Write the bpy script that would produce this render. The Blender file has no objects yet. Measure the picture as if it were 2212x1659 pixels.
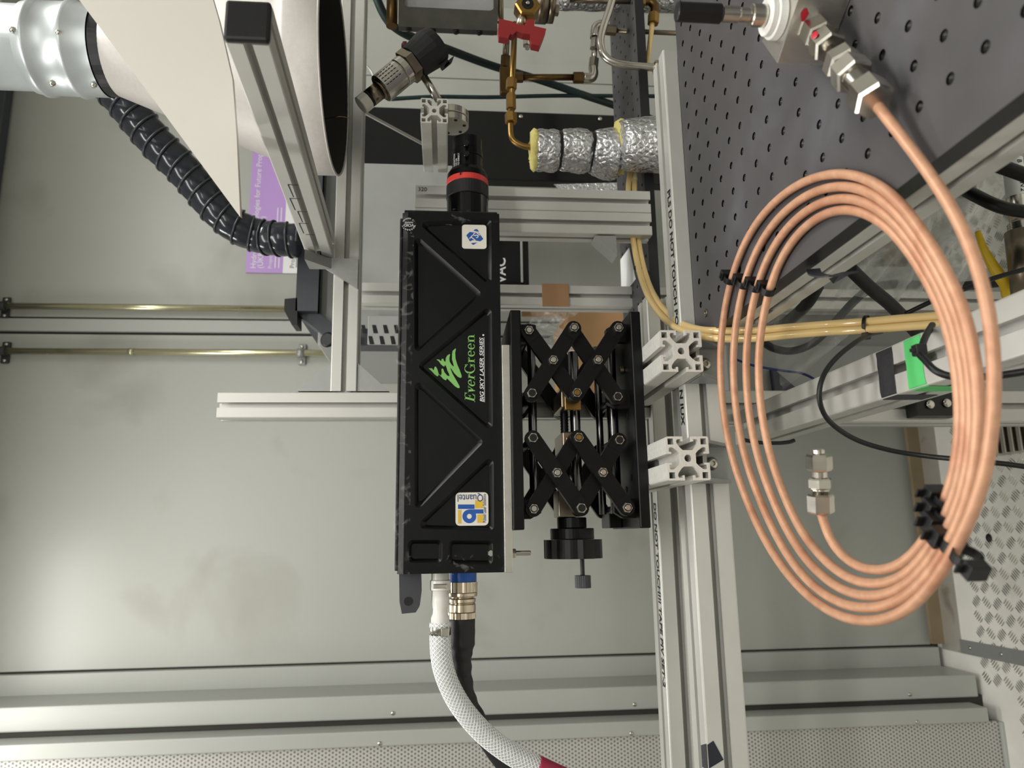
import bpy, bmesh, math, random
from mathutils import Vector, Matrix
from mathutils.geometry import tessellate_polygon

# ---------------------------------------------------------------- camera, world, lights, exposure
SC = bpy.context.scene
COL = SC.collection
HZ = 1.10                                   # camera height above the floor
YAW, PITCH, ROLL = -0.2017, 0.0884, -0.0026
FPX = 1600.0
def _cam_rot():
    B = Matrix(((1, 0, 0), (0, 0, 1), (0, -1, 0)))
    cy, sy = math.cos(YAW), math.sin(YAW)
    cp, sp = math.cos(PITCH), math.sin(PITCH)
    cr, sr = math.cos(ROLL), math.sin(ROLL)
    Rz = Matrix(((cy, sy, 0), (-sy, cy, 0), (0, 0, 1)))
    Rx = Matrix(((1, 0, 0), (0, cp, -sp), (0, sp, cp)))
    Rr = Matrix(((cr, -sr, 0), (sr, cr, 0), (0, 0, 1)))
    return Rr @ Rx @ B @ Rz
MC = _cam_rot()
cam_d = bpy.data.cameras.new('camera')
cam = bpy.data.objects.new('camera', cam_d)
COL.objects.link(cam)
right, up, back = Vector(MC[0]), Vector(MC[1]), Vector(MC[2])
m = Matrix((-up, right, back)).transposed()          # the photograph was taken with the phone on its side
cam.matrix_world = Matrix.Translation((0, 0, HZ)) @ m.to_4x4()
cam_d.sensor_fit = 'HORIZONTAL'
cam_d.sensor_width = 36.0
cam_d.lens = FPX / 2212 * 36.0
cam_d.clip_start = 0.02
cam_d.dof.use_dof = True
cam_d.dof.focus_distance = 0.74
cam_d.dof.aperture_fstop = 9.5
SC.camera = cam

W = bpy.data.worlds.new('world'); SC.world = W
W.use_nodes = True
W.node_tree.nodes['Background'].inputs[0].default_value = (0.5, 0.52, 0.5, 1)
W.node_tree.nodes['Background'].inputs[1].default_value = 0.12
SC.view_settings.view_transform = 'Standard'
SC.view_settings.look = 'None'
SC.view_settings.gamma = 1.0
SC.view_settings.use_curve_mapping = False
SC.view_settings.exposure = 0.05
try:
    SC.cycles.max_bounces = 8
    SC.cycles.diffuse_bounces = 4
    SC.cycles.transparent_max_bounces = 12
except Exception:
    pass

CEIL = 1.03                                  # ceiling height relative to the camera
LAMPS = [  # x, y, size x, size y, watts   (the lamp bodies are built with the ceiling below)
    (-0.30, 1.20, 0.55, 0.10, 5.5),
    (-0.05, 0.28, 0.90, 0.14, 9.0),
    (0.40, -1.15, 1.30, 0.16, 22.0),
    (1.05, 0.60, 0.60, 0.14, 10.0),  # added fill lamp, lifts the dim right wall and background
]
def add_lamps():
    for i, (x, y, sx, sy, w) in enumerate(LAMPS):
        l = bpy.data.lights.new('lamp_light', 'AREA')
        l.shape = 'RECTANGLE'; l.size = sx; l.size_y = sy; l.energy = w
        l.color = (1.0, 0.985, 0.94)
        o = bpy.data.objects.new('lamp_light', l)
        o.location = (x, y, HZ + CEIL - 0.045)
        COL.objects.link(o)
add_lamps()

# ---------------------------------------------------------------- helpers
def P(x, y, **k):
    """point where the sight line of photograph pixel (x, y) meets the plane X=.., Y=.. or Z=.. (relative to the camera)"""
    d = MC.transposed() @ (Vector((829.5 - y, 1106 - x, -FPX)) / FPX)
    (a, v), = k.items()
    return d * (v / d['XYZ'.index(a)])
WL = {}                                       # location (camera relative) of every thing / part
OFF = Vector((0, 0, HZ))

def frame(d):
    d = Vector(d).normalized()
    h = Vector((0, 0, 1)) if abs(d.z) < 0.9 else Vector((1, 0, 0))
    u = h.cross(d).normalized()
    return u, d.cross(u).normalized(), d

def smooth_path(pts, n=8, closed=False):
    pts = [Vector(p) for p in pts]
    if len(pts) < 3: return pts
    out = []
    for i in range(len(pts) - 1):
        p0 = pts[max(i - 1, 0)]; p1 = pts[i]; p2 = pts[i + 1]; p3 = pts[min(i + 2, len(pts) - 1)]
        for j in range(n):
            t = j / n
            out.append(0.5 * ((2 * p1) + (p2 - p0) * t + (2 * p0 - 5 * p1 + 4 * p2 - p3) * t * t + (3 * p1 - p0 - 3 * p2 + p3) * t ** 3))
    out.append(pts[-1])
    return out

class MB:
    def __init__(s): s.v = []; s.f = []; s.sm = []; s.mi = []; s.cm = 0
    def add(s, vs, fs, smooth=False):
        o = len(s.v); s.v += [Vector(v) for v in vs]
        for f in fs: s.f.append([o + i for i in f]); s.sm.append(smooth); s.mi.append(s.cm)
        return s
    def box(s, a, b, M=None):
        (x0, y0, z0), (x1, y1, z1) = a, b
        x0, x1 = min(x0, x1), max(x0, x1); y0, y1 = min(y0, y1), max(y0, y1); z0, z1 = min(z0, z1), max(z0, z1)
        vs = [Vector(p) for p in ((x0,y0,z0),(x1,y0,z0),(x1,y1,z0),(x0,y1,z0),(x0,y0,z1),(x1,y0,z1),(x1,y1,z1),(x0,y1,z1))]
        if M: vs = [M @ v for v in vs]
        return s.add(vs, [(0,3,2,1),(4,5,6,7),(0,1,5,4),(1,2,6,5),(2,3,7,6),(3,0,4,7)])
    def bbox(s, a, b, r=0.002, M=None):
        """box with chamfered edges"""
        (x0, y0, z0), (x1, y1, z1) = a, b
        lo = [min(x0,x1), min(y0,y1), min(z0,z1)]; hi = [max(x0,x1), max(y0,y1), max(z0,z1)]
        r = min(r, *( (hi[i]-lo[i])*0.45 for i in range(3)))
        bm = bmesh.new()
        bmesh.ops.create_cube(bm, size=1.0)
        for v in bm.verts:
            for i in range(3): v.co[i] = lo[i] + (v.co[i] + 0.5) * (hi[i] - lo[i])
        bmesh.ops.bevel(bm, geom=bm.edges[:] , offset=r, segments=2, profile=0.5, affect='EDGES')
        return s.bm(bm, M)
    def bm(s, bm, M=None):
        bm.verts.index_update()
        vs = [(M @ v.co if M else v.co.copy()) for v in bm.verts]
        fs = [[v.index for v in f.verts] for f in bm.faces]
        bm.free()
        return s.add(vs, fs)
    def lathe(s, prof, p0, d, n=24, smooth=True, caps=True):
        """prof: list of (distance along d, radius)"""
        u, w, d = frame(d); p0 = Vector(p0)
        vs = []
        for t, r in prof:
            for k in range(n):
                a = 2 * math.pi * k / n
                vs.append(p0 + d * t + (u * math.cos(a) + w * math.sin(a)) * r)
        m = len(prof)
        o = len(s.v)
        fs = [(i*n+k, i*n+(k+1) % n, (i+1)*n+(k+1) % n, (i+1)*n+k) for i in range(m-1) for k in range(n)]
        s.add(vs, fs, smooth)
        if caps:
            s.f.append([o + k for k in reversed(range(n))]); s.sm.append(False); s.mi.append(s.cm)
            s.f.append([o + (m-1)*n + k for k in range(n)]); s.sm.append(False); s.mi.append(s.cm)
        return s
    def steps(s, segs, p0, d, n=24, ch=0.0006):
        """cylinder segments (length, radius) one after the other, sharp steps with a small chamfer"""
        t = 0; prof = []
        for L, r in segs:
            c = min(ch, L * 0.3, r * 0.3)
            prof += [(t, r - c), (t + c, r), (t + L - c, r), (t + L, r - c)]; t += L
        u, w, dd = frame(d); p0 = Vector(p0); vs = []
        for a, r in prof:
            for k in range(n):
                g = 2*math.pi*k/n; vs.append(p0 + dd*a + (u*math.cos(g) + w*math.sin(g))*r)
        m = len(prof)
        fs = [(i*n+k, i*n+(k+1) % n, (i+1)*n+(k+1) % n, (i+1)*n+k) for i in range(m-1) for k in range(n)]
        fs += [list(reversed(range(n))), [(m-1)*n+k for k in range(n)]]
        return s.add(vs, fs, n > 12 and False)
    def cyl(s, p0, p1, r0, r1=None, n=20, smooth=True):
        r1 = r0 if r1 is None else r1; p0 = Vector(p0); p1 = Vector(p1)
        return s.lathe([(0, r0), ((p1-p0).length, r1)], p0, p1-p0, n, smooth)
    def hexa(s, p0, p1, r, rot=0.0, ch=0.0008, n=6):
        """hexagonal nut body from p0 to p1, r = circumradius, with turned ends"""
        p0 = Vector(p0); p1 = Vector(p1); u, w, d = frame(p1-p0); L = (p1-p0).length
        prof = [(0, r*0.88), (ch, r), (L-ch, r), (L, r*0.88)]; vs = []
        for t, q in prof:
            for k in range(n):
                a = 2*math.pi*k/n + rot; vs.append(p0 + d*t + (u*math.cos(a)+w*math.sin(a))*q)
        fs = [(i*n+k, i*n+(k+1) % n, (i+1)*n+(k+1) % n, (i+1)*n+k) for i in range(3) for k in range(n)]
        fs += [list(reversed(range(n))), [3*n+k for k in range(n)]]
        return s.add(vs, fs)
    def tube(s, pts, r, n=10, caps=True, smooth=True, sub=0):
        if sub: pts = smooth_path(pts, sub)
        pts = [Vector(p) for p in pts]
        rr = r if callable(r) else (lambda t: r)
        T = [(pts[min(i+1, len(pts)-1)] - pts[max(i-1, 0)]).normalized() for i in range(len(pts))]
        u, w, _ = frame(T[0]); vs = []
        N = len(pts)
        for i, p in enumerate(pts):
            u = (u - T[i]*u.dot(T[i])).normalized(); w = T[i].cross(u)
            q = rr(i/(N-1))
            for k in range(n):
                a = 2*math.pi*k/n; vs.append(p + (u*math.cos(a)+w*math.sin(a))*q)
        fs = [(i*n+k, i*n+(k+1) % n, (i+1)*n+(k+1) % n, (i+1)*n+k) for i in range(N-1) for k in range(n)]
        s.add(vs, fs, smooth)
        if caps:
            o = len(s.v) - len(vs)
            s.f.append([o+k for k in reversed(range(n))]); s.sm.append(False); s.mi.append(s.cm)
            s.f.append([o+(N-1)*n+k for k in range(n)]); s.sm.append(False); s.mi.append(s.cm)
        return s
    def strip(s, pts, side, wdt, th):
        """ribbon of width wdt (along vector side per point) and thickness th"""
        pts = [Vector(p) for p in pts]; N = len(pts); vs = []
        for i, p in enumerate(pts):
            t = (pts[min(i+1, N-1)] - pts[max(i-1, 0)]).normalized()
            sd = Vector(side[i] if isinstance(side, list) else side).normalized()
            nn = t.cross(sd).normalized()
            vs += [p - sd*wdt/2 - nn*th/2, p + sd*wdt/2 - nn*th/2, p + sd*wdt/2 + nn*th/2, p - sd*wdt/2 + nn*th/2]
        fs = [(i*4+k, i*4+(k+1) % 4, (i+1)*4+(k+1) % 4, (i+1)*4+k) for i in range(N-1) for k in range(4)]
        fs += [(3, 2, 1, 0), tuple((N-1)*4+k for k in range(4))]
        return s.add(vs, fs)
    def prism(s, loops, O, U, V, D, cap=True, smooth_side=False):
        """loops of 2-D points (first = outline, rest = holes) in the frame O,U,V, extruded by vector D"""
        O, U, V, D = Vector(O), Vector(U), Vector(V), Vector(D)
        flip = U.cross(V).dot(D) < 0
        def area(l): return sum(l[i][0]*l[(i+1) % len(l)][1] - l[(i+1) % len(l)][0]*l[i][1] for i in range(len(l)))
        L = []
        for i, l in enumerate(loops):
            l = [(float(a), float(b)) for a, b in l]
            if (area(l) > 0) != (i == 0): l.reverse()
            L.append(l)
        flat = [p for l in L for p in l]; n = len(flat)
        bot = [O + U*a + V*b for a, b in flat]; vs = bot + [p + D for p in bot]
        fs = []; o = 0
        for l in L:
            m = len(l)
            for k in range(m):
                a, b = o+k, o+(k+1) % m
                fs.append((a, b, b+n, a+n) if not flip else (b, a, a+n, b+n))
            o += m
        s.add(vs, fs, smooth_side)
        if cap:
            tri = tessellate_polygon([[Vector((a, b, 0)) for a, b in l] for l in L])
            cf = []
            for t in tri:
                (ax, ay), (bx, by), (cx, cy) = (flat[i] for i in t)
                ccw = (bx-ax)*(cy-ay) - (cx-ax)*(by-ay) > 0
                if not ccw: t = tuple(reversed(t))
                cf.append(tuple(i+n for i in t) if not flip else tuple(reversed([i+n for i in t])))
                cf.append(tuple(reversed(t)) if not flip else tuple(t))
            base = len(s.v) - 2*n
            for f in cf: s.f.append([base+i for i in f]); s.sm.append(False); s.mi.append(s.cm)
        return s
    def text(s, body, O, xd, yd, size, shear=0.0, align='LEFT', bold=0.0, ext=0.00015, spacing=1.0):
        c = bpy.data.curves.new('t', 'FONT'); c.body = body; c.size = size; c.shear = shear
        c.align_x = align; c.offset = bold; c.space_character = spacing; c.resolution_u = 3; c.fill_mode = 'FRONT'
        o = bpy.data.objects.new('t', c); COL.objects.link(o)
        dg = bpy.context.evaluated_depsgraph_get(); dg.update()
        me = bpy.data.meshes.new_from_object(o.evaluated_get(dg))
        xd, yd = Vector(xd).normalized(), Vector(yd).normalized(); zd = xd.cross(yd); O = Vector(O)
        s.add([O + xd*v.co.x + yd*v.co.y + zd*(v.co.z + ext) for v in me.vertices], [list(p.vertices) for p in me.polygons])
        bpy.data.objects.remove(o); bpy.data.curves.remove(c); bpy.data.meshes.remove(me)
        return s
    def flat(s, pts, O, xd, yd, lift=0.0002):
        xd, yd = Vector(xd).normalized(), Vector(yd).normalized(); zd = xd.cross(yd); O = Vector(O)
        def area(l): return sum(l[i][0]*l[(i+1) % len(l)][1] - l[(i+1) % len(l)][0]*l[i][1] for i in range(len(l)))
        pts = list(pts)
        if area(pts) < 0: pts.reverse()
        tri = tessellate_polygon([[Vector((a, b, 0)) for a, b in pts]])
        fs = []
        for t in tri:
            (ax, ay), (bx, by), (cx, cy) = (pts[i] for i in t)
            fs.append(t if (bx-ax)*(cy-ay) - (cx-ax)*(by-ay) > 0 else tuple(reversed(t)))
        return s.add([O + xd*a + yd*b + zd*lift for a, b in pts], fs)
    def center(s):
        if not s.v: return Vector((0, 0, 0))
        return sum(s.v, Vector()) / len(s.v)

def mesh_of(name, mb, mats, loc):
    me = bpy.data.meshes.new(name)
    me.from_pydata([v - loc for v in mb.v], [], mb.f)
    for mt in (mats if isinstance(mats, (list, tuple)) else [mats]): me.materials.append(mt)
    me.polygons.foreach_set('use_smooth', mb.sm)
    me.polygons.foreach_set('material_index', mb.mi)
    me.update()
    return me
def tag(o, label=None, cat=None, group=None, kind=None):
    if label: o['label'] = label
    if cat: o['category'] = cat
    if group: o['group'] = group
    if kind: o['kind'] = kind
    return o
def thing(name, label, cat, loc, group=None):
    o = bpy.data.objects.new(name, None); COL.objects.link(o)
    o.empty_display_size = 0.02
    loc = Vector(loc); o.location = loc + OFF; WL[o] = loc
    return tag(o, label, cat, group)
def part(name, mb, mats, parent, label=None, kind=None):
    loc = mb.center()
    o = bpy.data.objects.new(name, mesh_of(name, mb, mats, loc)); COL.objects.link(o)
    o.parent = parent; o.location = loc - WL[parent]; WL[o] = loc
    return tag(o, label, None, None, kind)
def solo(name, mb, mats, label=None, cat=None, group=None, kind=None):
    loc = mb.center()
    o = bpy.data.objects.new(name, mesh_of(name, mb, mats, loc)); COL.objects.link(o)
    o.location = loc + OFF; WL[o] = loc
    return tag(o, label, cat, group, kind)
def struct(name, mb, mats, parent=None):
    return part(name, mb, mats, parent) if parent else solo(name, mb, mats, kind='structure')
def copy_tree(root, shift, label=None, group=None):
    r = root.copy(); COL.objects.link(r); r.location = root.location + Vector(shift); WL[r] = WL[root] + Vector(shift)
    tag(r, label, None, group)
    for ch in list(root.children):
        c = ch.copy(); COL.objects.link(c); c.parent = r; WL[c] = WL[ch] + Vector(shift)
        for g in list(ch.children):
            d = g.copy(); COL.objects.link(d); d.parent = c; WL[d] = WL[g] + Vector(shift)
    return r

# ---------------------------------------------------------------- materials
def lin(c): 
    return tuple((x/255/12.92 if x/255 <= 0.04045 else ((x/255+0.055)/1.055)**2.4) for x in c)
def mat(name, rgb, rough=0.5, metal=0.0, var=0.06, scale=40.0, bump=0.0, bscale=200.0, stretch=None, spec=0.5, rvar=0.06, trans=0.0, alpha=1.0, coat=0.0, dirt=None, ior=1.45):
    M = bpy.data.materials.new(name); M.use_nodes = True
    nt = M.node_tree; N = nt.nodes; L = nt.links; b = N['Principled BSDF']
    c = lin(rgb)
    tc = N.new('ShaderNodeTexCoord'); mp = N.new('ShaderNodeMapping')
    if stretch: mp.inputs['Scale'].default_value = stretch
    L.new(tc.outputs['Object'], mp.inputs['Vector'])
    nz = N.new('ShaderNodeTexNoise'); nz.inputs['Scale'].default_value = scale; nz.inputs['Detail'].default_value = 5
    L.new(mp.outputs[0], nz.inputs['Vector'])
    mx = N.new('ShaderNodeMix'); mx.data_type = 'RGBA'
    lo = tuple(max(0, x*(1-var*2)) for x in c); hi = tuple(min(1, x*(1+var*2)) for x in c)
    mx.inputs[6].default_value = (*lo, 1); mx.inputs[7].default_value = (*hi, 1)
    L.new(nz.outputs['Fac'], mx.inputs[0])
    out = mx.outputs[2]
    if dirt:
        n2 = N.new('ShaderNodeTexNoise'); n2.inputs['Scale'].default_value = dirt[1]; n2.inputs['Detail'].default_value = 8; n2.inputs['Distortion'].default_value = 0.6
        L.new(tc.outputs['Object'], n2.inputs['Vector'])
        rp = N.new('ShaderNodeValToRGB'); rp.color_ramp.elements[0].position = dirt[2]; rp.color_ramp.elements[1].position = dirt[3]
        rp.color_ramp.elements[0].color = (0, 0, 0, 1); rp.color_ramp.elements[1].color = (1, 1, 1, 1)
        L.new(n2.outputs['Fac'], rp.inputs[0])
        m2 = N.new('ShaderNodeMix'); m2.data_type = 'RGBA'; m2.inputs[7].default_value = (*lin(dirt[0]), 1)
        L.new(rp.outputs[0], m2.inputs[0]); L.new(out, m2.inputs[6]); out = m2.outputs[2]
    L.new(out, b.inputs['Base Color'])
    rm = N.new('ShaderNodeMapRange'); rm.inputs['To Min'].default_value = max(0.02, rough-rvar); rm.inputs['To Max'].default_value = min(1, rough+rvar)
    L.new(nz.outputs['Fac'], rm.inputs['Value']); L.new(rm.outputs[0], b.inputs['Roughness'])
    b.inputs['Metallic'].default_value = metal
    b.inputs['Specular IOR Level'].default_value = spec
    b.inputs['IOR'].default_value = ior
    b.inputs['Transmission Weight'].default_value = trans
    b.inputs['Alpha'].default_value = alpha
    b.inputs['Coat Weight'].default_value = coat
    if bump:
        n3 = N.new('ShaderNodeTexNoise'); n3.inputs['Scale'].default_value = bscale; n3.inputs['Detail'].default_value = 4
        L.new(mp.outputs[0], n3.inputs['Vector'])
        bp = N.new('ShaderNodeBump'); bp.inputs['Strength'].default_value = bump; bp.inputs['Distance'].default_value = 0.002
        L.new(n3.outputs['Fac'], bp.inputs['Height']); L.new(bp.outputs[0], b.inputs['Normal'])
    return M
def emit(name, rgb, s):
    M = bpy.data.materials.new(name); M.use_nodes = True
    b = M.node_tree.nodes['Principled BSDF']; b.inputs['Base Color'].default_value = (*lin(rgb), 1)
    b.inputs['Emission Color'].default_value = (*lin(rgb), 1); b.inputs['Emission Strength'].default_value = s
    return M
m_wall = mat('wall_paint', (176, 177, 171), 0.34, var=0.02, scale=3, dirt=((150, 148, 139), 3.6, 0.56, 0.80), rvar=0.08)
m_wall2 = mat('trim_paint', (176, 178, 173), 0.38, var=0.02, scale=6)
m_gap = mat('dark_gap_foam', (62, 60, 56), 0.9, bump=0.3)
m_ceil = mat('ceiling_paint', (236, 236, 232), 0.6, var=0.03)
m_alu = mat('anodised_aluminium', (202, 201, 196), 0.38, metal=0.3, var=0.03, scale=30, stretch=(1, 1, 1), bump=0.02, bscale=600)
m_alucut = mat('sawn_aluminium', (226, 224, 218), 0.42, metal=0.2, var=0.1, scale=260, stretch=(1, 1, 8), bump=0.12, bscale=400)
m_alufl = mat('machined_aluminium', (208, 205, 198), 0.3, metal=0.9, var=0.05, scale=90, stretch=(1, 12, 1), bump=0.05, bscale=300)
m_gus = mat('die_cast_bracket', (160, 161, 160), 0.5, metal=0.6, var=0.04, scale=150, bump=0.05)
m_black = mat('black_anodised', (8, 8.5, 9.5), 0.36, metal=0.0, spec=0.28, var=0.15, scale=60, bump=0.02, bscale=800)
m_blackg = mat('black_gloss', (12, 12, 14), 0.16, var=0.2, scale=20)
m_blackp = mat('black_plastic', (18, 18, 20), 0.42, var=0.15, scale=80, bump=0.05)
m_greyp = mat('dark_grey_plastic', (58, 60, 64), 0.5, var=0.1, scale=80, bump=0.06, bscale=600)
m_rubber = mat('black_rubber', (30, 30, 32), 0.55, var=0.15, scale=60, bump=0.05)
m_bb = mat('breadboard_black', (76, 74, 76), 0.5, metal=0.1, var=0.14, scale=18, bump=0.06, bscale=900, dirt=((98, 96, 104), 9, 0.55, 0.85))
m_bbedge = mat('breadboard_edge', (40, 40, 44), 0.45, metal=0.3, var=0.1)
m_hole = mat('hole_black', (8, 8, 9), 0.5, var=0.1)
m_insert = mat('threaded_insert', (44, 43, 42), 0.35, metal=0.8, var=0.2, scale=500)
m_steel = mat('stainless_steel', (200, 195, 186), 0.24, metal=1.0, var=0.06, scale=90, bump=0.02)
m_steeld = mat('stained_steel', (140, 128, 112), 0.32, metal=1.0, var=0.15, scale=60)
m_nickel = mat('nickel_plated', (196, 184, 165), 0.28, metal=1.0, var=0.06)
m_brass = mat('brass', (150, 118, 66), 0.34, metal=1.0, var=0.15, scale=70)
m_brassd = mat('tarnished_brass', (104, 82, 52), 0.42, metal=1.0, var=0.2, scale=70)
m_copper = mat('copper_tube', (202, 154, 124), 0.45, metal=0.2, var=0.12, scale=160, bump=0.05, bscale=900, dirt=((170, 112, 84), 26, 0.5, 0.8))
m_tread = mat('tread_plate', (238, 236, 229), 0.4, metal=0.1, var=0.08, scale=12, dirt=((176, 168, 156), 5, 0.6, 0.95))
m_bars = mat('tread_bar_metal', (226, 224, 216), 0.22, metal=0.9, var=0.05)
m_cell = mat('dark_cell_steel', (86, 84, 80), 0.4, metal=0.7, var=0.15, scale=60)
m_white = mat('white_sheet', (214, 209, 202), 0.55, var=0.02, scale=4, spec=0.3)
m_whitep = mat('white_plastic', (232, 231, 226), 0.32, var=0.03)
m_galv = mat('galvanised_steel', (190, 196, 198), 0.38, metal=0.5, var=0.12, scale=14, stretch=(1, 1, 2))
m_cone = mat('brushed_hood', (186, 181, 177), 0.5, metal=0.2, var=0.05, scale=220, bump=0.05, bscale=700)
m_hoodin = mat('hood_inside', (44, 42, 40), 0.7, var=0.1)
m_red = mat('red_plastic', (150, 38, 42), 0.4, var=0.06)
m_redring = mat('red_ring', (222, 70, 62), 0.4, var=0.05)
m_paint = mat('red_paint', (176, 22, 42), 0.35, var=0.15, scale=300)
m_green = mat('green_tape', (88, 196, 112), 0.55, var=0.06, scale=60, bump=0.1)
m_tape = mat('black_cloth_tape', (46, 46, 50), 0.6, var=0.2, scale=300, bump=0.2, bscale=500)
m_vtape = mat('black_vinyl_tape', (38, 40, 50), 0.28, var=0.1)
m_purple = mat('poster_purple', (190, 152, 218), 0.35, var=0.04, scale=10)
m_paper = mat('paper_white', (238, 238, 238), 0.6, var=0.02)
m_ink = mat('ink_black', (24, 24, 26), 0.6)
m_inkw = mat('print_white', (235, 235, 238), 0.5, var=0.01)
m_lgreen = mat('logo_green', (128, 186, 102), 0.5, var=0.02)
m_lblue = mat('logo_blue', (34, 84, 166), 0.45, var=0.02)
m_lnavy = mat('logo_navy', (40, 60, 120), 0.45, var=0.02)
m_lyel = mat('logo_yellow', (218, 180, 60), 0.45, var=0.02)
m_stick = mat('sticker_white', (226, 222, 212), 0.35, var=0.03)
m_tan = mat('tan_tube', (226, 196, 136), 0.22, var=0.04, scale=40, coat=0.4)
m_yellow = mat('yellow_cable', (236, 196, 40), 0.4, var=0.04)
m_bluew = mat('blue_wire', (32, 44, 110), 0.4, var=0.04)
m_bluer = mat('blue_ring', (36, 96, 190), 0.35, var=0.04)
m_card = mat('cardboard', (178, 140, 100), 0.8, var=0.05, scale=50)
m_ptape = mat('brown_parcel_tape', (160, 124, 90), 0.25, var=0.06, scale=20)
m_wool = mat('glass_wool', (206, 194, 120), 0.95, var=0.15, scale=120, bump=0.8, bscale=260)
m_case = mat('grey_case_paint', (158, 160, 158), 0.5, var=0.03)
m_cased = mat('dark_case_paint', (62, 66, 72), 0.45, var=0.04)
m_pipe = mat('brassed_conduit', (206, 200, 168), 0.25, metal=0.9, var=0.04)
m_gcable = mat('dark_green_cable', (24, 44, 44), 0.45, var=0.05)
m_bstring = mat('braid_yarn', (244, 246, 246), 0.6, var=0.02)
m_lampshade = emit('lamp_diffuser', (255, 252, 240), 2.0)

def node_mat(name): 
    M = bpy.data.materials.new(name); M.use_nodes = True
    return M, M.node_tree.nodes, M.node_tree.links, M.node_tree.nodes['Principled BSDF']
# crumpled foil with a scrim grid
def foil(name, grid):
    M, N, L, b = node_mat(name)
    b.inputs['Metallic'].default_value = 0.95; b.inputs['Base Color'].default_value = (0.66, 0.66, 0.68, 1); b.inputs['Roughness'].default_value = 0.27
    tc = N.new('ShaderNodeTexCoord')
    v = N.new('ShaderNodeTexVoronoi'); v.feature = 'DISTANCE_TO_EDGE'; v.inputs['Scale'].default_value = 130
    nz = N.new('ShaderNodeTexNoise'); nz.inputs['Scale'].default_value = 120; nz.inputs['Detail'].default_value = 6
    L.new(tc.outputs['Object'], v.inputs['Vector']); L.new(tc.outputs['Object'], nz.inputs['Vector'])
    ad = N.new('ShaderNodeMath'); ad.operation = 'ADD'; L.new(v.outputs['Distance'], ad.inputs[0]); L.new(nz.outputs['Fac'], ad.inputs[1])
    bp = N.new('ShaderNodeBump'); bp.inputs['Strength'].default_value = 0.9; bp.inputs['Distance'].default_value = 0.004
    L.new(ad.outputs[0], bp.inputs['Height']); L.new(bp.outputs[0], b.inputs['Normal'])
    return M
m_foil = foil('foil_jacket', True)
# clear crinkled film: mostly see-through with glossy creases
def film(name, strength, tint=(0.9, 0.92, 0.9), scale=60, base=0.10, lo=0.45):
    M, N, L, b = node_mat(name)
    b.inputs['Base Color'].default_value = (*tint, 1); b.inputs['Roughness'].default_value = 0.12
    tc = N.new('ShaderNodeTexCoord')
    nz = N.new('ShaderNodeTexNoise'); nz.inputs['Scale'].default_value = scale; nz.inputs['Detail'].default_value = 6; nz.inputs['Distortion'].default_value = 1.5
    L.new(tc.outputs['Object'], nz.inputs['Vector'])
    rp = N.new('ShaderNodeMapRange'); rp.inputs['From Min'].default_value = lo; rp.inputs['From Max'].default_value = 0.8
    rp.inputs['To Min'].default_value = base; rp.inputs['To Max'].default_value = base + strength
    L.new(nz.outputs['Fac'], rp.inputs['Value']); L.new(rp.outputs[0], b.inputs['Alpha'])
    bp = N.new('ShaderNodeBump'); bp.inputs['Strength'].default_value = 0.7; bp.inputs['Distance'].default_value = 0.004
    L.new(nz.outputs['Fac'], bp.inputs['Height']); L.new(bp.outputs[0], b.inputs['Normal'])
    return M
m_film = film('clear_film', 0.35)
m_filmL = film('clear_film_laser', 0.16, base=0.0, scale=70, lo=.56)
m_hose = film('clear_hose', 0.1, tint=(0.86, 0.88, 0.9), base=0.45, scale=20)
# perforated sheet: dark round holes on a staggered grid (holes far too small to tell apart)
def perforated(name):
    M, N, L, b = node_mat(name)
    b.inputs['Roughness'].default_value = 0.5
    tc = N.new('ShaderNodeTexCoord'); sx = N.new('ShaderNodeSeparateXYZ'); L.new(tc.outputs['Object'], sx.inputs[0])
    def mth(op, a, bb=None):
        n = N.new('ShaderNodeMath'); n.operation = op
        for i, q in enumerate((a, bb)):
            if q is None: continue
            if isinstance(q, (int, float)): n.inputs[i].default_value = q
            else: L.new(q, n.inputs[i])
        return n.outputs[0]
    p = 0.0072
    def dist(ox, oz):
        u = mth('SUBTRACT', mth('FRACT', mth('ADD', mth('DIVIDE', sx.outputs[0], p), ox)), 0.5)
        w = mth('MULTIPLY', mth('SUBTRACT', mth('FRACT', mth('ADD', mth('DIVIDE', sx.outputs[2], p*1.732), oz)), 0.5), 1.732)
        return mth('ADD', mth('MULTIPLY', u, u), mth('MULTIPLY', w, w))
    d = mth('MINIMUM', dist(0, 0), dist(0.5, 0.5))
    k = mth('LESS_THAN', d, 0.075)
    mx = N.new('ShaderNodeMix'); mx.data_type = 'RGBA'; mx.inputs[6].default_value = (*lin((190, 188, 184)), 1); mx.inputs[7].default_value = (*lin((116, 114, 112)), 1)
    L.new(k, mx.inputs[0]); L.new(mx.outputs[2], b.inputs['Base Color'])
    return M
m_perf = perforated('perforated_sheet')
# ================================================================= THE ROOM
FL = -HZ
YB = 1.65
XL, XR, YF = -1.75, 1.75, -1.6
# floor
mb = MB().box((XL, YF, FL-0.04), (XR, YB+0.05, FL))
floor = struct('floor', mb, m_tread)
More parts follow.
